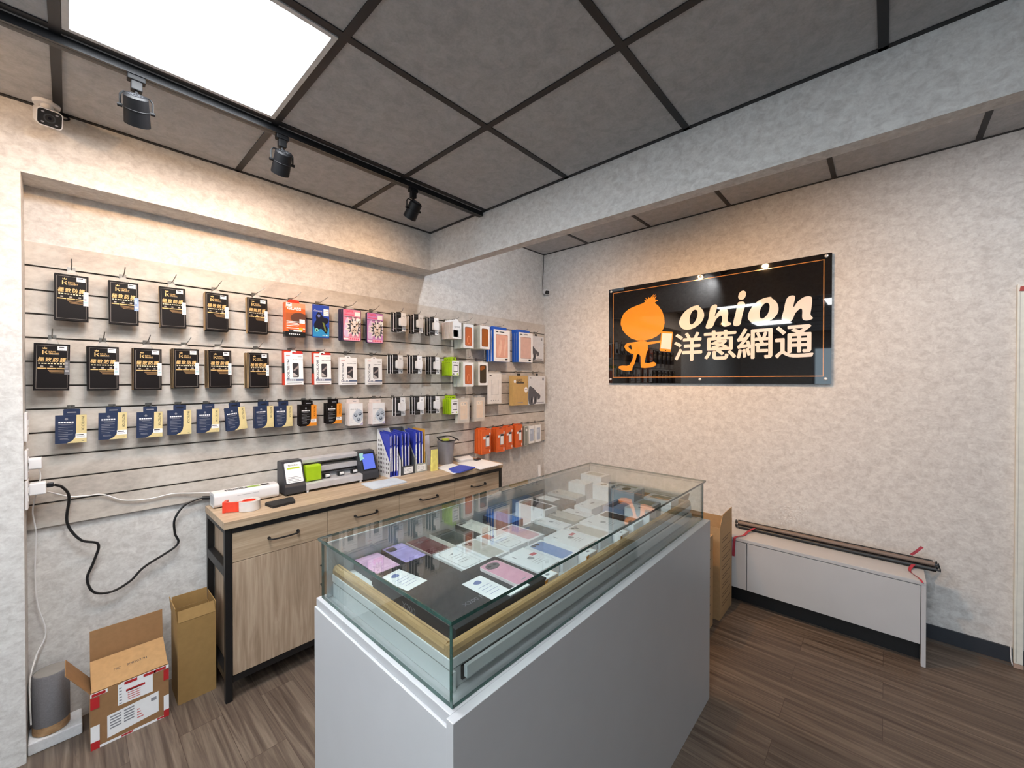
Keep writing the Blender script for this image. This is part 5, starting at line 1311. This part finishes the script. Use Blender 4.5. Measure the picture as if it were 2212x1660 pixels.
c = MB(); c.rrect(slope, 0.010, 0.102, 0.006, 0.118, 0.006, M_PAPER, 0.0012)
c.text(slope, 'PerfeCut', 0.030, 0.098, 0.010, M_INK, 0.0016, width=0.052); c.rrect(slope, 0.022, 0.090, 0.082, 0.091, 0.003, pm('label_lime', 'BFD23C', 0.5), 0.0016)
for i in range(4): c.rect(slope, 0.020, 0.090-0.012*(i % 2), 0.012+0.008*i, 0.0145+0.008*i, M_INKG, 0.0016)
c.build('instruction_card', t)
s_ = MB(); s_.rrect(slope, 0.469, 0.562, 0.004, 0.116, 0.004, M_BLACKP, 0.0008); s_.build('screen_bezel', t)
MB().rect(slope, 0.476, 0.556, 0.012, 0.108, glow('touch_screen', (0.10, 0.15, 0.60), 0.6), 0.0014).build('touch_screen', t)
MB().flat(slope, [(0.459, 0.070), (0.491, 0.080), (0.482, 0.094), (0.490, 0.116), (0.461, 0.116)], pm('note_aqua', 'A8E2E0', 0.6), 0.002).build('sticky_note', t)
SI = pm('silver_plastic', 'CFCFD4', 0.3, 0.25)
MB().prism([(0.072, 0.158), (0.072, 0.180), (0.085, 0.186), (0.130, 0.186), (0.130, 0.158)], yz(0.111), yz(0.457), SI).build('top_rail', t, bevel=0.002)
MB().prism([(0.078, 0.095), (0.078, 0.128), (0.130, 0.128), (0.130, 0.095)], yz(0.111), yz(0.457), SI).build('carriage_rail', t, bevel=0.002)
MB().box(0.111, 0.457, 0.076, 0.080, 0.086, 0.093, M_BLACKP).build('belt', t)
MB().prism([(0.0, 0.014), (0.0, 0.048), (0.020, 0.054), (0.085, 0.056), (0.120, 0.095), (0.130, 0.095), (0.130, 0.014)], yz(0.111), yz(0.457), SI).build('film_bed', t, bevel=0.002)
for xx in (0.115, 0.440): MB().box(xx, xx+0.012, 0.004, 0.016, 0, 0.0145, M_WHITEP).build('foot', t)
MB().prism(rr(0.020, 0.076, 0.058, 0.150, 0.010), yz(0.120), yz(0.204), pm('carriage_lime', 'A8CE20', 0.4)).build('carriage', t, bevel=0.005)
for xx in (0.230, 0.318, 0.406):
    r = MB(); r.box(xx, xx+0.040, 0.046, 0.070, 0.056, 0.080, M_BLACKP); r.build('pinch_roller', t, bevel=0.002)
    MB().tube([(xx+0.010, 0.043, 0.070), (xx+0.032, 0.043, 0.070)], 0.009, M_WHITEP, 14).build('roller_wheel', t)
# papers in front
def sheets(name, pts, z, tt, m, label, cat, prints=None, parent_rz=0):
    o = MB().prism(pts, top(z), top(z+tt), m)
    if prints: prints(o, z+tt)
    return tag(o.build(name), label, cat)
def pr1(o, z):
    for i in range(4): o.flat(top(z), [(1.30+0.02*i, 2.28+0.030*i), (1.42, 2.292+0.030*i), (1.42, 2.2935+0.030*i), (1.30+0.02*i, 2.2815+0.030*i)], pm('print_pale_blue', 'AFC4DC', 0.6))
sheets('flyer_stack', [(1.225, 2.245), (1.462, 2.255), (1.470, 2.405), (1.240, 2.430)], SZ, 0.006, pm('paper_pale_blue', 'D4E0EC', 0.6, var=0.08, scale=12), 'stack of pale blue flyers on the sideboard before the cutting machine', 'flyers', pr1)
# magazine files and folders
def magfile(x, ww, m, label, card=None, holes=False):
    t = thing('magazine_file', label, 'magazine file', (x, 2.442, SZ), group='magazine files on the sideboard')
    side = [(0.0, 0.0), (0.0, 0.105), (0.150, 0.318), (0.165, 0.318), (0.165, 0.0)]
    MB().prism(side, yz(0.0), yz(0.002), m).build('side_panel', t)
    MB().prism(side, yz(ww-0.002), yz(ww), m).build('side_panel', t)
    MB().box(0.0021, ww-0.0021, 0.163, 0.165, 0, 0.318, m).build('back_panel', t)
    MB().box(0.0021, ww-0.0021, 0.0, 0.163, 0, 0.002, m).build('bottom', t)
    if card is not None:
        MB().box(0.0021, ww-0.0021, 0.0, 0.002, 0.002, 0.062, m).build('front_panel', t)
        c = MB(); P = front(-0.0002); c.rect(P, 0.016, ww-0.014, 0.008, 0.052, M_PAPER); c.outline(P, 0.022, 0.034, 0.026, 0.046, 0.0016, M_INKG, 0.0006)
        for i in range(3): c.rect(P, 0.042, ww-0.024, 0.016+0.010*i, 0.018+0.010*i, M_INKG, 0.0006)
        c.build('label_card', t)
    if holes:
        h_ = MB(); P = lambda u, v, w=0.0: (-0.0004, u, v)
        for i in range(7):
            for k in range(9):
                u = 0.018+0.0205*i; v = 0.030+0.030*k
                if v < 0.095 + (u/0.15)*0.185: h_.flat(P, rr(u-0.004, u+0.004, v-0.008, v+0.008, 0.003, 2)[::-1], M_BLACK)
        h_.build('hole_pattern', t)
    return t
magfile(1.448, 0.086, M_WHITEP, 'white perforated magazine file nearest the cutting machine', None, True)
magfile(1.540, 0.104, pm('file_dark_grey', '4A4D52', 0.5), 'dark grey magazine file between the white and pale ones', 1)
magfile(1.650, 0.102, pm('file_pale_grey', 'A9ADA9', 0.5), 'pale grey magazine file at the right of the row', 1)
M_FOLD = pm('folder_blue', '3A48B8', 0.35, var=0.1)
def folder(x, lean, zt_, label, first, tall=0.300):
    t = thing('folder', label, 'folder', (x, 2.452, SZ+0.003), rot=(0, lean, 0), group='blue folders in the magazine files')
    m = MB(); m.prism([(0.0, 0.0), (0.0, tall-0.014), (0.006, tall), (0.148, tall+0.008), (0.148, 0.0)], yz(-0.003), yz(0.003), M_FOLD); m.build('cover', t)
    s = MB(); P = front(-0.0003)
    s.flat(P, [(-0.0032, 0.030), (0.0055, 0.038), (0.0055, tall*0.72), (-0.0032, tall*0.66)], M_PAPER); s.rect(P, 0.0, 0.0045, tall*0.74, tall*0.96, pm('spine_silver', 'C8C8DC', 0.4))
    if first: 
        for i in range(4): s.flat(P, disc(0.001, tall*(0.30+0.08*i), 0.0016, 8), M_INK, 0.0006)
    s.build('spine_label', t)
fx = ((1.4625, 0.02, 'in the white perforated file, leftmost'), (1.474, 0.015, 'in the white perforated file, second from left'), (1.492, 0.0, 'in the white perforated file, third from left'), (1.512, 0.0, 'in the white perforated file, rightmost'),
      (1.553, 0.02, 'in the dark grey file, leftmost'), (1.578, 0.012, 'in the dark grey file, middle one'), (1.604, 0.0, 'in the dark grey file, rightmost'),
      (1.664, 0.006, 'in the pale grey file, leftmost'), (1.692, 0.0, 'in the pale grey file, second from left'), (1.716, 0.0, 'in the pale grey file, third from left'))
for i, (x, l, words) in enumerate(fx):
    folder(x, -l, 0, f'blue folder with white spine label {words}', i in (0, 1, 3, 7), 0.285+0.004*(i % 3))
o = MB().box(-0.004, 0.004, 0, 0.145, 0, 0.300, pm('folder_amber', 'D8A244', 0.5)).build('folder', loc=(1.738, 2.455, SZ+0.003)); tag(o, 'amber yellow folder at the right end of the pale grey file', 'folder', 'blue folders in the magazine files'); del o['group']
t = MB()
pts = rr(-0.030, 0.030, -0.012, 0.012, 0.008, 3)
t.prism(pts, top(0.0), lambda u, v, w=0.0: (u*0.98+0.002, v*0.4, 0.152), pm('packet_yellow', 'E6DC7A', 0.35, var=0.12, scale=35, bump=0.5))
tag(t.build('packet', loc=(1.790, 2.410, SZ), bevel=0.002), 'upright crumpled yellow packet beside the magazine files', 'packet')
tag(MB().prism([(0.0, 0.0), (0.0, 0.19), (0.012, 0.205), (0.06, 0.222), (0.115, 0.235), (0.115, 0.0)], front(0.0), front(0.0012), pm('paper_lilac_white', 'D8D8E2', 0.6)).build('paper_sheet', loc=(1.775, 2.596, SZ), rot=(-0.05, 0, 0)), 'white curved paper standing behind the yellow packet', 'paper')
# cup with lanyard
t = thing('tumbler', 'grey tumbler with a black lanyard loop hanging over its rim', 'tumbler', (2.002, 2.545, SZ))
MB().lathe([(0.0, 0.0), (0.054, 0.0), (0.056, 0.003), (0.060, 0.085), (0.0615, 0.087), (0.069, 0.178), (0.066, 0.180), (0.064, 0.176), (0.053, 0.010), (0.0, 0.008)], pm('tumbler_grey', '8D8C90', 0.4, 0.3), 36).build('cup', t, smooth=True)
MB().prism(rr(-0.03, 0.026, -0.022, 0.022, 0.015), top(0.150), top(0.196), pm('cup_filling_lime', 'C2CC4E', 0.5)).build('filling', t, bevel=0.008)
ring = [(0.072*math.cos(a)+0.006, 0.074*math.sin(a)-0.004, 0.196+0.012*math.sin(a)+0.004*math.sin(3*a)) for a in [2*PI*i/24 for i in range(24)]]
MB().tube(ring+[ring[0]], 0.0045, M_BLACKP, 8, False).build('lanyard', t, smooth=True)
MB().tube(smooth_path([(0.076, -0.01, 0.196), (0.100, -0.015, 0.185), (0.118, -0.02, 0.172)]), 0.0045, M_BLACKP, 8).build('lanyard_end', t, smooth=True)
# papers at the right end
sheets('notepad', [(1.812, 2.215), (1.985, 2.245), (2.030, 2.520), (1.850, 2.465)], SZ, 0.004, M_PAPER, 'white paper pad under the blue booklet', 'paper pad')
sheets('booklet', [(1.822, 2.238), (1.855, 2.195), (2.035, 2.238), (2.015, 2.385), (1.870, 2.345)], SZ+0.0045, 0.007, pm('booklet_blue', '3450C8', 0.35, var=0.08), 'bright blue booklet on the white paper pad', 'booklet')
sheets('notebook', [(2.095, 2.476), (2.225, 2.472), (2.285, 2.588), (2.125, 2.604)], SZ, 0.018, pm('notebook_pale', 'DADADE', 0.5), 'thick pale notebook lying right of the tumbler', 'notebook')
sheets('notebook_cover', [(2.095, 2.476), (2.225, 2.472), (2.285, 2.588), (2.125, 2.604)], SZ+0.0182, 0.003, M_PAPER, 'white sheet on top of the thick pale notebook', 'paper')
t = thing('clipboard', 'clipboard with white sheets and a black clip at the right end', 'clipboard', (0, 0, 0))
MB().prism([(2.055, 2.465), (2.035, 2.180), (2.280, 2.190), (2.300, 2.470)], top(SZ), top(SZ+0.004), M_WHITEP).build('board', t)
MB().prism([(2.066, 2.458), (2.048, 2.195), (2.262, 2.202), (2.288, 2.462)], top(SZ+0.0042), top(SZ+0.006), M_PAPER).build('paper_sheets', t)
MB().prism([(2.215, 2.425), (2.268, 2.425), (2.266, 2.458), (2.217, 2.458)], top(SZ+0.0062), top(SZ+0.020), M_BLACKP).build('clip', t, bevel=0.002)
for xx in (2.232, 2.248): MB().tube([(xx, 2.448, SZ+0.02), (xx+0.012, 2.465, SZ+0.052)], 0.0016, M_STEEL, 6).build('clip_lever', t)
tag(MB().tube(smooth_path([(2.330, 2.55, 0.70), (2.36, 2.53, 0.685), (2.40, 2.55, 0.70), (2.37, 2.57, 0.66), (2.345, 2.56, 0.40), (2.35, 2.55, 0.01)]), 0.004, M_BLACKP, 6).build('cable'), 'black cable loop hanging at the right end of the sideboard', 'cable')
tag(MB().tube([(3.215, 2.565, 0.0), (3.245, 2.60, 0.640)], 0.016, M_WHITEP, 14).build('pipe', smooth=True), 'white plastic pipe leaning in the room corner', 'pipe')

# ------------------------------------------------------------------ outlets and cables at the pillar
def outlet(y, z, label):
    t = thing('power_outlet', label, 'power outlet', (-0.1215, y, z), group='white outlets on the pillar side')
    MB().box(0, 0.009, -0.040, 0.040, -0.058, 0.058, M_WHITEP).build('plate', t, bevel=0.003)
    for dz in (-0.028, 0.006): MB().box(0.009, 0.0105, -0.02, 0.02, dz, dz+0.022, M_PAPER).build('socket', t)
outlet(2.535, 1.315, 'upper white power outlet on the pillar side')
outlet(2.535, 1.165, 'middle white power outlet on the pillar side, with a round adapter')
outlet(2.535, 1.045, 'lower white power outlet on the pillar side, with a square plug')
t = thing('power_adapter', 'white power adapter in the middle outlet of the pillar', 'power adapter', (-0.111, 2.535, 1.165))
MB().prism(rr(-0.024, 0.024, -0.022, 0.022, 0.006), lambda u, v, w=0: (0.0005, u, v), lambda u, v, w=0: (0.034, u, v), M_WHITEP).build('body', t, bevel=0.003)
MB().tube(smooth_path([(0.026, 0.0, -0.020), (0.030, 0.004, -0.06), (0.020, 0.010, -0.12)]), 0.0025, M_WHITEP, 6).build('lead', t)
t = thing('plug_block', 'white square plug block in the lower pillar outlet', 'plug', (-0.111, 2.535, 1.065))
MB().box(0.0005, 0.046, -0.022, 0.022, -0.026, 0.022, M_WHITEP).build('body', t, bevel=0.004)
MB().box(0.0462, 0.066, -0.010, 0.010, -0.004, 0.014, M_BLACKP).build('black_plug', t, bevel=0.003)
bk = smooth_path([(-0.043, 2.535, 1.068), (-0.02, 2.545, 1.050), (-0.003, 2.575, 1.000), (-0.009, 2.600, 0.885), (0.03, 2.600, 0.800), (0.084, 2.600, 0.765), (0.070, 2.605, 0.690), (0.049, 2.605, 0.620), (0.070, 2.605, 0.552), (0.128, 2.605, 0.533), (0.190, 2.605, 0.560), (0.240, 2.605, 0.610), (0.359, 2.605, 0.676), (0.352, 2.605, 0.740), (0.352, 2.602, 0.810), (0.390, 2.600, 0.870), (0.455, 2.600, 0.893), (0.505, 2.592, 0.885)])
t = thing('power_cable', 'thick black power cable drooping from the outlet to the sideboard', 'cable', (0, 0, 0))
MB().tube(bk, 0.0052, M_BLACKP, 8).build('cord', t, smooth=True)
MB().tube([(0.462, 2.600, 0.893), (0.505, 2.594, 0.886)], 0.0095, M_BLACKP, 10).build('connector', t, smooth=True)
wc = smooth_path([(-0.085, 2.560, 1.050), (-0.04, 2.590, 1.020), (0.0, 2.608, 0.996), (0.05, 2.610, 0.988), (0.10, 2.610, 0.984), (0.171, 2.610, 0.942), (0.262, 2.610, 0.930), (0.344, 2.610, 0.937), (0.42, 2.608, 0.925), (0.505, 2.595, 0.914)])
tag(MB().tube(wc, 0.0028, M_WHITEP, 6).build('white_cable', smooth=True), 'thin white cable running across the lower slats to the sideboard', 'cable')
wd = smooth_path([(-0.092, 2.560, 1.045), (-0.104, 2.58, 0.965), (-0.097, 2.60, 0.872), (-0.099, 2.615, 0.780), (-0.101, 2.620, 0.689), (-0.095, 2.620, 0.560), (-0.073, 2.618, 0.430), (-0.100, 2.600, 0.350), (-0.1145, 2.545, 0.285), (-0.114, 2.525, 0.200), (-0.112, 2.522, 0.115)])
tag(MB().tube(wd, 0.0026, M_WHITEP, 6).build('white_cable', smooth=True), 'thin white cable hanging down beside the pillar to the speaker', 'cable')

# ------------------------------------------------------------------ floor things at the left
tag(MB().box(-0.1205, 0.030, 2.505, 2.622, 0, 0.046, pm('foam_white', 'E0E2E6', 0.8, bump=0.3, scale=120)).build('foam_block', bevel=0.004), 'white foam slab on the floor under the grey cylinder', 'foam block')
t = thing('speaker', 'grey fabric cylinder speaker with a wooden foot', 'speaker', (-0.0585, 2.566, 0.0465))
MB().lathe([(0.0, 0.0), (0.050, 0.0), (0.0535, 0.004), (0.0535, 0.036), (0.0, 0.036)], wood('beech', '9A7A58', 'B3906A', 'C4A27C', 0, 0.5), 40).build('wooden_foot', t, smooth=True)
MB().lathe([(0.0, 0.0365), (0.0535, 0.0365), (0.0535, 0.236), (0.0505, 0.242), (0.0, 0.242)], pm('speaker_fabric', '77767A', 0.9, var=0.1, scale=200, bump=0.3), 40).build('grille', t, smooth=True)
MB().lathe([(0.0, 0.2425), (0.048, 0.2425), (0.046, 0.2435), (0.0, 0.2435)], pm('speaker_top', '8E8A86', 0.7), 36).build('top_cap', t, smooth=True)
def carton_open(name, label, x0, x1, y0, y1, hh, m, flaps, prints, inner=None):
    t = thing(name, label, 'cardboard box', ((x0+x1)/2, (y0+y1)/2, 0))
    w_, d_ = (x1-x0)/2, (y1-y0)/2; k = 0.004
    b = MB()
    b.box(-w_, w_, -d_, -d_+k, 0, hh, m); b.box(-w_, w_, d_-k, d_, 0, hh, m); b.box(-w_, -w_+k, -d_+k, d_-k, 0, hh, m); b.box(w_-k, w_, -d_+k, d_-k, 0, hh, m); b.box(-w_+k, w_-k, -d_+k, d_-k, 0, k, m)
    b.build('box_body', t)
    for side, length, ang, mm in flaps:
        c, s = math.cos(ang), math.sin(ang)     # ang from straight up, outward positive
        f = MB()
        def L(u, v, w=0.0):
            o = v*s; z = hh + 0.001 + v*c
            nx, nz = c*w, -s*w
            if side == 'f': return (u, -d_ + 0.002 - o - nx, z + nz)
            if side == 'b': return (u, d_ - 0.002 + o + nx, z + nz)
            if side == 'l': return (-w_ + 0.002 - o - nx, u, z + nz)
            return (w_ - 0.002 + o + nx, u, z + nz)
        e = w_ if side in 'fb' else d_
        e -= 0.003
        f.prism([(-e, 0), (e, 0), (e, length), (-e, length)], lambda u, v, w=0: L(u, v, 0.0), lambda u, v, w=0: L(u, v, 0.003), mm)
        if side == 'b' and prints: pass
        if side == 'f' and mm is M_KRAFT:
            f.text(lambda u, v, w=0: L(u, v, w+0.0034), '200502/91', -0.01, length*0.45, 0.010, M_INK, 0.0, width=0.065)
            f.text(lambda u, v, w=0: L(u, v, w+0.0034), 'FSC', -0.050, length*0.44, 0.010, M_INK, 0.0, width=0.022)
        f.build('flap', t)
    if prints: prints(t, w_, d_, hh)
    return t
def pr_cart(t, w_, d_, hh):
    P = front(-d_-0.0002)
    s = MB()
    s.rect(P, -w_+0.08, -w_+0.19, hh*0.60, hh*0.98, M_PAPER); s.rect(P, -w_+0.105, -w_+0.165, hh*0.80, hh*0.84, M_TAPER, 0.0006)
    for i in range(5): s.rect(P, -w_+0.11, -w_+0.15, hh*(0.64+0.04*i), hh*(0.655+0.04*i), pm('print_red_pale', 'D47878', 0.6), 0.0006)
    for i in range(6): s.rect(P, -w_+0.084, -w_+0.092, hh*(0.62+0.055*i), hh*(0.64+0.055*i), M_INKG, 0.0006)
    s.build('shipping_label', t)
    s = MB(); s.flat(P, [(-w_+0.048, hh*0.10), (w_-0.035, hh*0.17), (w_-0.035, hh*0.56), (-w_+0.048, hh*0.50)], M_PAPER)
    for i in range(5):
        s.flat(P, [(-w_+0.056, hh*(0.44-0.05*i)), (-w_+0.090, hh*(0.45-0.05*i)), (-w_+0.090, hh*(0.475-0.05*i)), (-w_+0.056, hh*(0.465-0.05*i))], M_INKG, 0.0006)
        s.flat(P, [(-w_+0.098, hh*(0.455-0.05*i)), (-w_+0.130, hh*(0.465-0.05*i)), (-w_+0.130, hh*(0.49-0.05*i)), (-w_+0.098, hh*(0.48-0.05*i))], M_INKG, 0.0006)
    for i in range(4): s.rect(P, w_-0.105, w_-0.085-0.004*i, hh*(0.22+0.05*i), hh*(0.24+0.05*i), MATS['print_red_pale'], 0.0006)
    s.rect(P, w_-0.060, w_-0.042, hh*0.42, hh*0.48, M_INKG, 0.0006)
    s.build('address_label', t)
    for a, b in ((-w_, -w_+0.05), (-w_+0.09, w_)):
        s = MB(); s.rect(P, a, b, hh*0.935, hh, M_PAPER, 0.0008)
        for q in (-w_+0.004, -w_+0.10, -w_+0.16, w_-0.05):
            if a <= q < b-0.03: s.rect(P, q, q+0.04, hh*0.94, hh*0.99, M_TAPER, 0.0011)
        s.build('packing_tape', t)
    s = MB(); s.rect(P, -w_, w_, 0.0, hh*0.045, M_PAPER, 0.0008)
    for a in (-w_+0.09, w_-0.04): s.rect(P, a, a+0.035, 0.002, hh*0.04, M_TAPER, 0.0011)
    s.build('packing_tape', t)
    for a, b in ((-w_, -w_+0.026), (w_-0.018, w_)):
        for z0, z1, c in ((0.10, 0.42, M_PAPER), (0.0, 0.14, M_TAPER), (0.72, 0.92, M_TAPER)):
            s = MB(); s.rect(P, a, b, hh*z0, hh*z1, c, 0.0014 + (0.0003 if c is M_TAPER else 0)); s.build('packing_tape', t)
M_KRAFT2 = pm('kraft_brown', '96714C', 0.8, var=0.06, scale=50)
carton_open('cardboard_box', 'open cardboard box with white labels and red tape on the floor', 0.050, 0.294, 2.357, 2.498, 0.230, M_KRAFT2, (('f', 0.148, -1.12, M_KRAFT), ('b', 0.190, 0.06, M_KRAFT2), ('l', 0.130, 0.55, M_KRAFT2)), pr_cart)
carton_open('cardboard_box', 'tall narrow olive-brown cardboard box beside the sideboard leg', 0.330, 0.476, 2.392, 2.560, 0.378, M_KRAFTD, (('f', 0.050, -0.35, M_KRAFTD), ('l', 0.070, 0.10, M_KRAFTD), ('b', 0.060, 0.10, M_KRAFTD), ('r', 0.05, 0.0, M_KRAFTD)), None)

# ------------------------------------------------------------------ right wall: low cabinet, tubes, boxes, post
WC = thing('low_cabinet', 'low white wall cabinet with flush fronts along the right wall', 'cabinet', (0, 0, 0))
wx0, wx1, wy0, wy1, wz = 3.012, 3.338, -0.164, 1.55, 0.448
MB().box(wx0, wx1, wy0, wy0+0.019, 0, wz-0.0205, M_WHITE).build('end_panel', WC, bevel=0.001)
MB().box(wx0, wx1, wy1-0.019, wy1, 0, wz-0.0205, M_WHITE).build('end_panel', WC, bevel=0.001)
MB().box(wx0-0.001, wx1, wy0, wy1, wz-0.020, wz, M_WHITE).build('top_panel', WC, bevel=0.0015)
MB().box(wx0+0.022, wx1, wy0+0.020, wy1-0.020, 0.115, wz-0.026, M_WHITE).build('carcass', WC)
for a, b in ((wy0+0.021, 0.664), (0.668, wy1-0.021)):
    MB().box(wx0+0.001, wx0+0.020, a, b, 0.115, wz-0.024, M_WHITE).build('door', WC, bevel=0.001)
MB().box(wx0+0.075, wx0+0.09, wy0+0.020, wy1-0.020, 0, 0.115, M_BLACK).build('plinth', WC)
# bundle of tubes tied with red ribbon
DV = (Vector((3.248, -0.212, 0.0)) - Vector((3.262, 0.762, 0.0)))
def tube_rod(dx, dz, c, words, ext=0.0):
    t = thing('display_pole', words, 'pole', (3.245+dx, 0.762+ext, wz+dz), group='poles on the low cabinet')
    L = 0.974
    MB().tube([(0, 0, 0), (-0.006, -L, 0)], 0.0125, c, 14).build('tube', t, smooth=True)
    for yy, s in ((0.0, 1), (-L, -1)):
        MB().tube([(0 if s > 0 else -0.006, yy, 0), (0 if s > 0 else -0.006, yy+s*0.012, 0)], 0.0055, M_DARKP, 10).build('end_fitting', t)
        MB().box(-0.008, 0.008, min(yy+s*0.0125, yy+s*0.018), max(yy+s*0.0125, yy+s*0.018), -0.008, 0.008, M_BLACKP).build('end_clip', t)
M_TANREFL = pm('pole_tan_reflection', '75645A', 0.4)  # tan reflection on a black pole, put into its colour
TB_ = pm('pole_black', '1C1D20', 0.35)
tube_rod(-0.028, 0.0128, TB_, 'black display pole at the front of the bundle on the low cabinet')
tube_rod(-0.001, 0.0128, TB_, 'black display pole low in the middle of the bundle', 0.01)
tube_rod(0.026, 0.0128, TB_, 'black display pole low at the wall side of the bundle')
tube_rod(-0.0145, 0.0368, M_TANREFL, 'display pole lying on top of the bundle, coloured like a tan reflection', 0.006)
tube_rod(0.0125, 0.0368, TB_, 'black display pole on top of the bundle at the wall side', 0.012)
RB = pm('ribbon_red', 'A23040', 0.5, var=0.2)
def ribbon(label, pts, wd):
    m = MB(); P = [Vector(p) for p in smooth_path(pts, 5)]
    vs = []; 
    for p in P: vs += [p + Vector(wd), p - Vector(wd)]
    fs = [(2*i, 2*i+1, 2*i+3, 2*i+2) for i in range(len(P)-1)]
    m.add(vs, fs, RB)
    o = m.build('ribbon', None); sd = o.modifiers.new('thick', 'SOLIDIFY'); sd.thickness = 0.0008
    return tag(o, label, 'ribbon', 'red ribbons tying the poles')
ribbon('red ribbon hanging over the cabinet edge at the left end of poles', [(3.205, 0.66, wz+0.030), (3.150, 0.690, wz+0.012), (3.085, 0.700, wz+0.003), (3.020, 0.730, wz+0.004), (3.004, 0.738, wz-0.012), (3.004, 0.742, wz-0.075), (3.005, 0.744, wz-0.125)], (0.0, 0.008, 0.0))
ribbon('red ribbon curled on the cabinet top at the right end of poles', [(3.203, -0.125, wz+0.020), (3.170, -0.110, wz+0.008), (3.120, -0.105, wz+0.004), (3.070, -0.125, wz+0.004), (3.030, -0.142, wz+0.004), (3.002, -0.148, wz-0.004)], (0.006, 0.006, 0.001))
ribbon('dark red ribbon end sticking up above the right end of poles', [(3.258, -0.115, wz+0.052), (3.262, -0.135, wz+0.075), (3.268, -0.160, wz+0.108)], (0.0, 0.006, 0.003))
# upright cartons behind the counter
def pr_txt(m, P, w_, h_):
    for i in range(8):
        z = h_*(0.12+0.10*i); m.rect(P, w_*0.15, w_*(0.6+0.05*(i % 3)), z, z+0.006, pm('kraft_print', '6E5236', 0.7)); m.rect(P, w_*0.2, w_*0.85, z+0.018, z+0.023, MATS['kraft_print'])
t = thing('cardboard_box', 'tall open kraft carton standing behind the display counter', 'cardboard box', (2.735, 0.752, 0), group='kraft cartons behind the counter')
KM = pm('kraft_light', 'B4936A', 0.8, var=0.05, scale=50)
b = MB(); W_, D_, H_ = 0.265, 0.30, 0.578
b.box(0, W_, 0, 0.004, 0, H_, KM); b.box(0, W_, D_-0.004, D_, 0, H_, KM); b.box(0, 0.004, 0.004, D_-0.004, 0, H_, KM); b.box(W_-0.004, W_, 0.004, D_-0.004, 0, H_, KM); b.box(0.004, W_-0.004, 0.004, D_-0.004, 0, 0.004, KM)
pr_txt(b, front(0), W_, H_)
b.build('box_body', t)
MB().prism([(0.0, H_), (W_, H_), (W_, H_+0.075), (0.06, H_+0.070)], front(0.001), front(0.004), KM).build('flap', t)
MB().prism([(0.0, 0.0), (W_, 0.0), (W_, 0.12), (0.0, 0.12)], lambda u, v, w=0: (u, D_-0.002-v*0.2, H_+v*0.98), lambda u, v, w=0: (u, D_+0.002-v*0.2, H_+v*0.98), KM).build('flap', t)
t = thing('cardboard_box', 'shorter kraft carton tucked behind the display counter end', 'cardboard box', (2.42, 0.772, 0), group='kraft cartons behind the counter')
b = MB(); b.box(0, 0.245, 0, 0.22, 0, 0.555, KM); pr_txt(b, front(0), 0.245, 0.555); b.build('box_body', t, bevel=0.002)
tp = MB(); tp.box(0.0, 0.245, 0.09, 0.13, 0.5552, 0.5556, pm('parcel_tape', 'C2A880', 0.3)); tp.build('tape', t)
# white post at the right edge
t = thing('post', 'tall white post at the right edge with a red piece on top', 'post', (3.3605, -0.519, 0))
PW = pm('post_ivory', 'E2E3DC', 0.5)
MB().box(-0.030, 0, -0.016, 0.016, 0.022, 2.0, PW).build('column', t, bevel=0.003)
MB().box(-0.0306, -0.030, 0.006, 0.008, 0.03, 1.96, pm('post_groove', 'B8B8B2', 0.5)).build('groove', t)
MB().box(-0.031, 0, -0.0165, 0.0165, 0, 0.0218, pm('post_foot', 'B39A8C', 0.6)).build('foot', t)
MB().prism([(-0.016, 1.962), (0.010, 1.964), (0.007, 1.986), (-0.016, 1.986)], lambda u, v, w=0: (-0.0365, u, v), lambda u, v, w=0: (-0.0305, u, v), pm('red_piece', 'A8382E', 0.5)).build('red_piece', t, bevel=0.002)
tag(MB().tube(smooth_path([(3.344, -0.494, 0.10), (3.342, -0.495, 0.05), (3.340, -0.500, 0.006)]), 0.003, M_WHITEP, 6).build('white_cable', smooth=True), 'short white cable at the foot of the white post', 'cable')
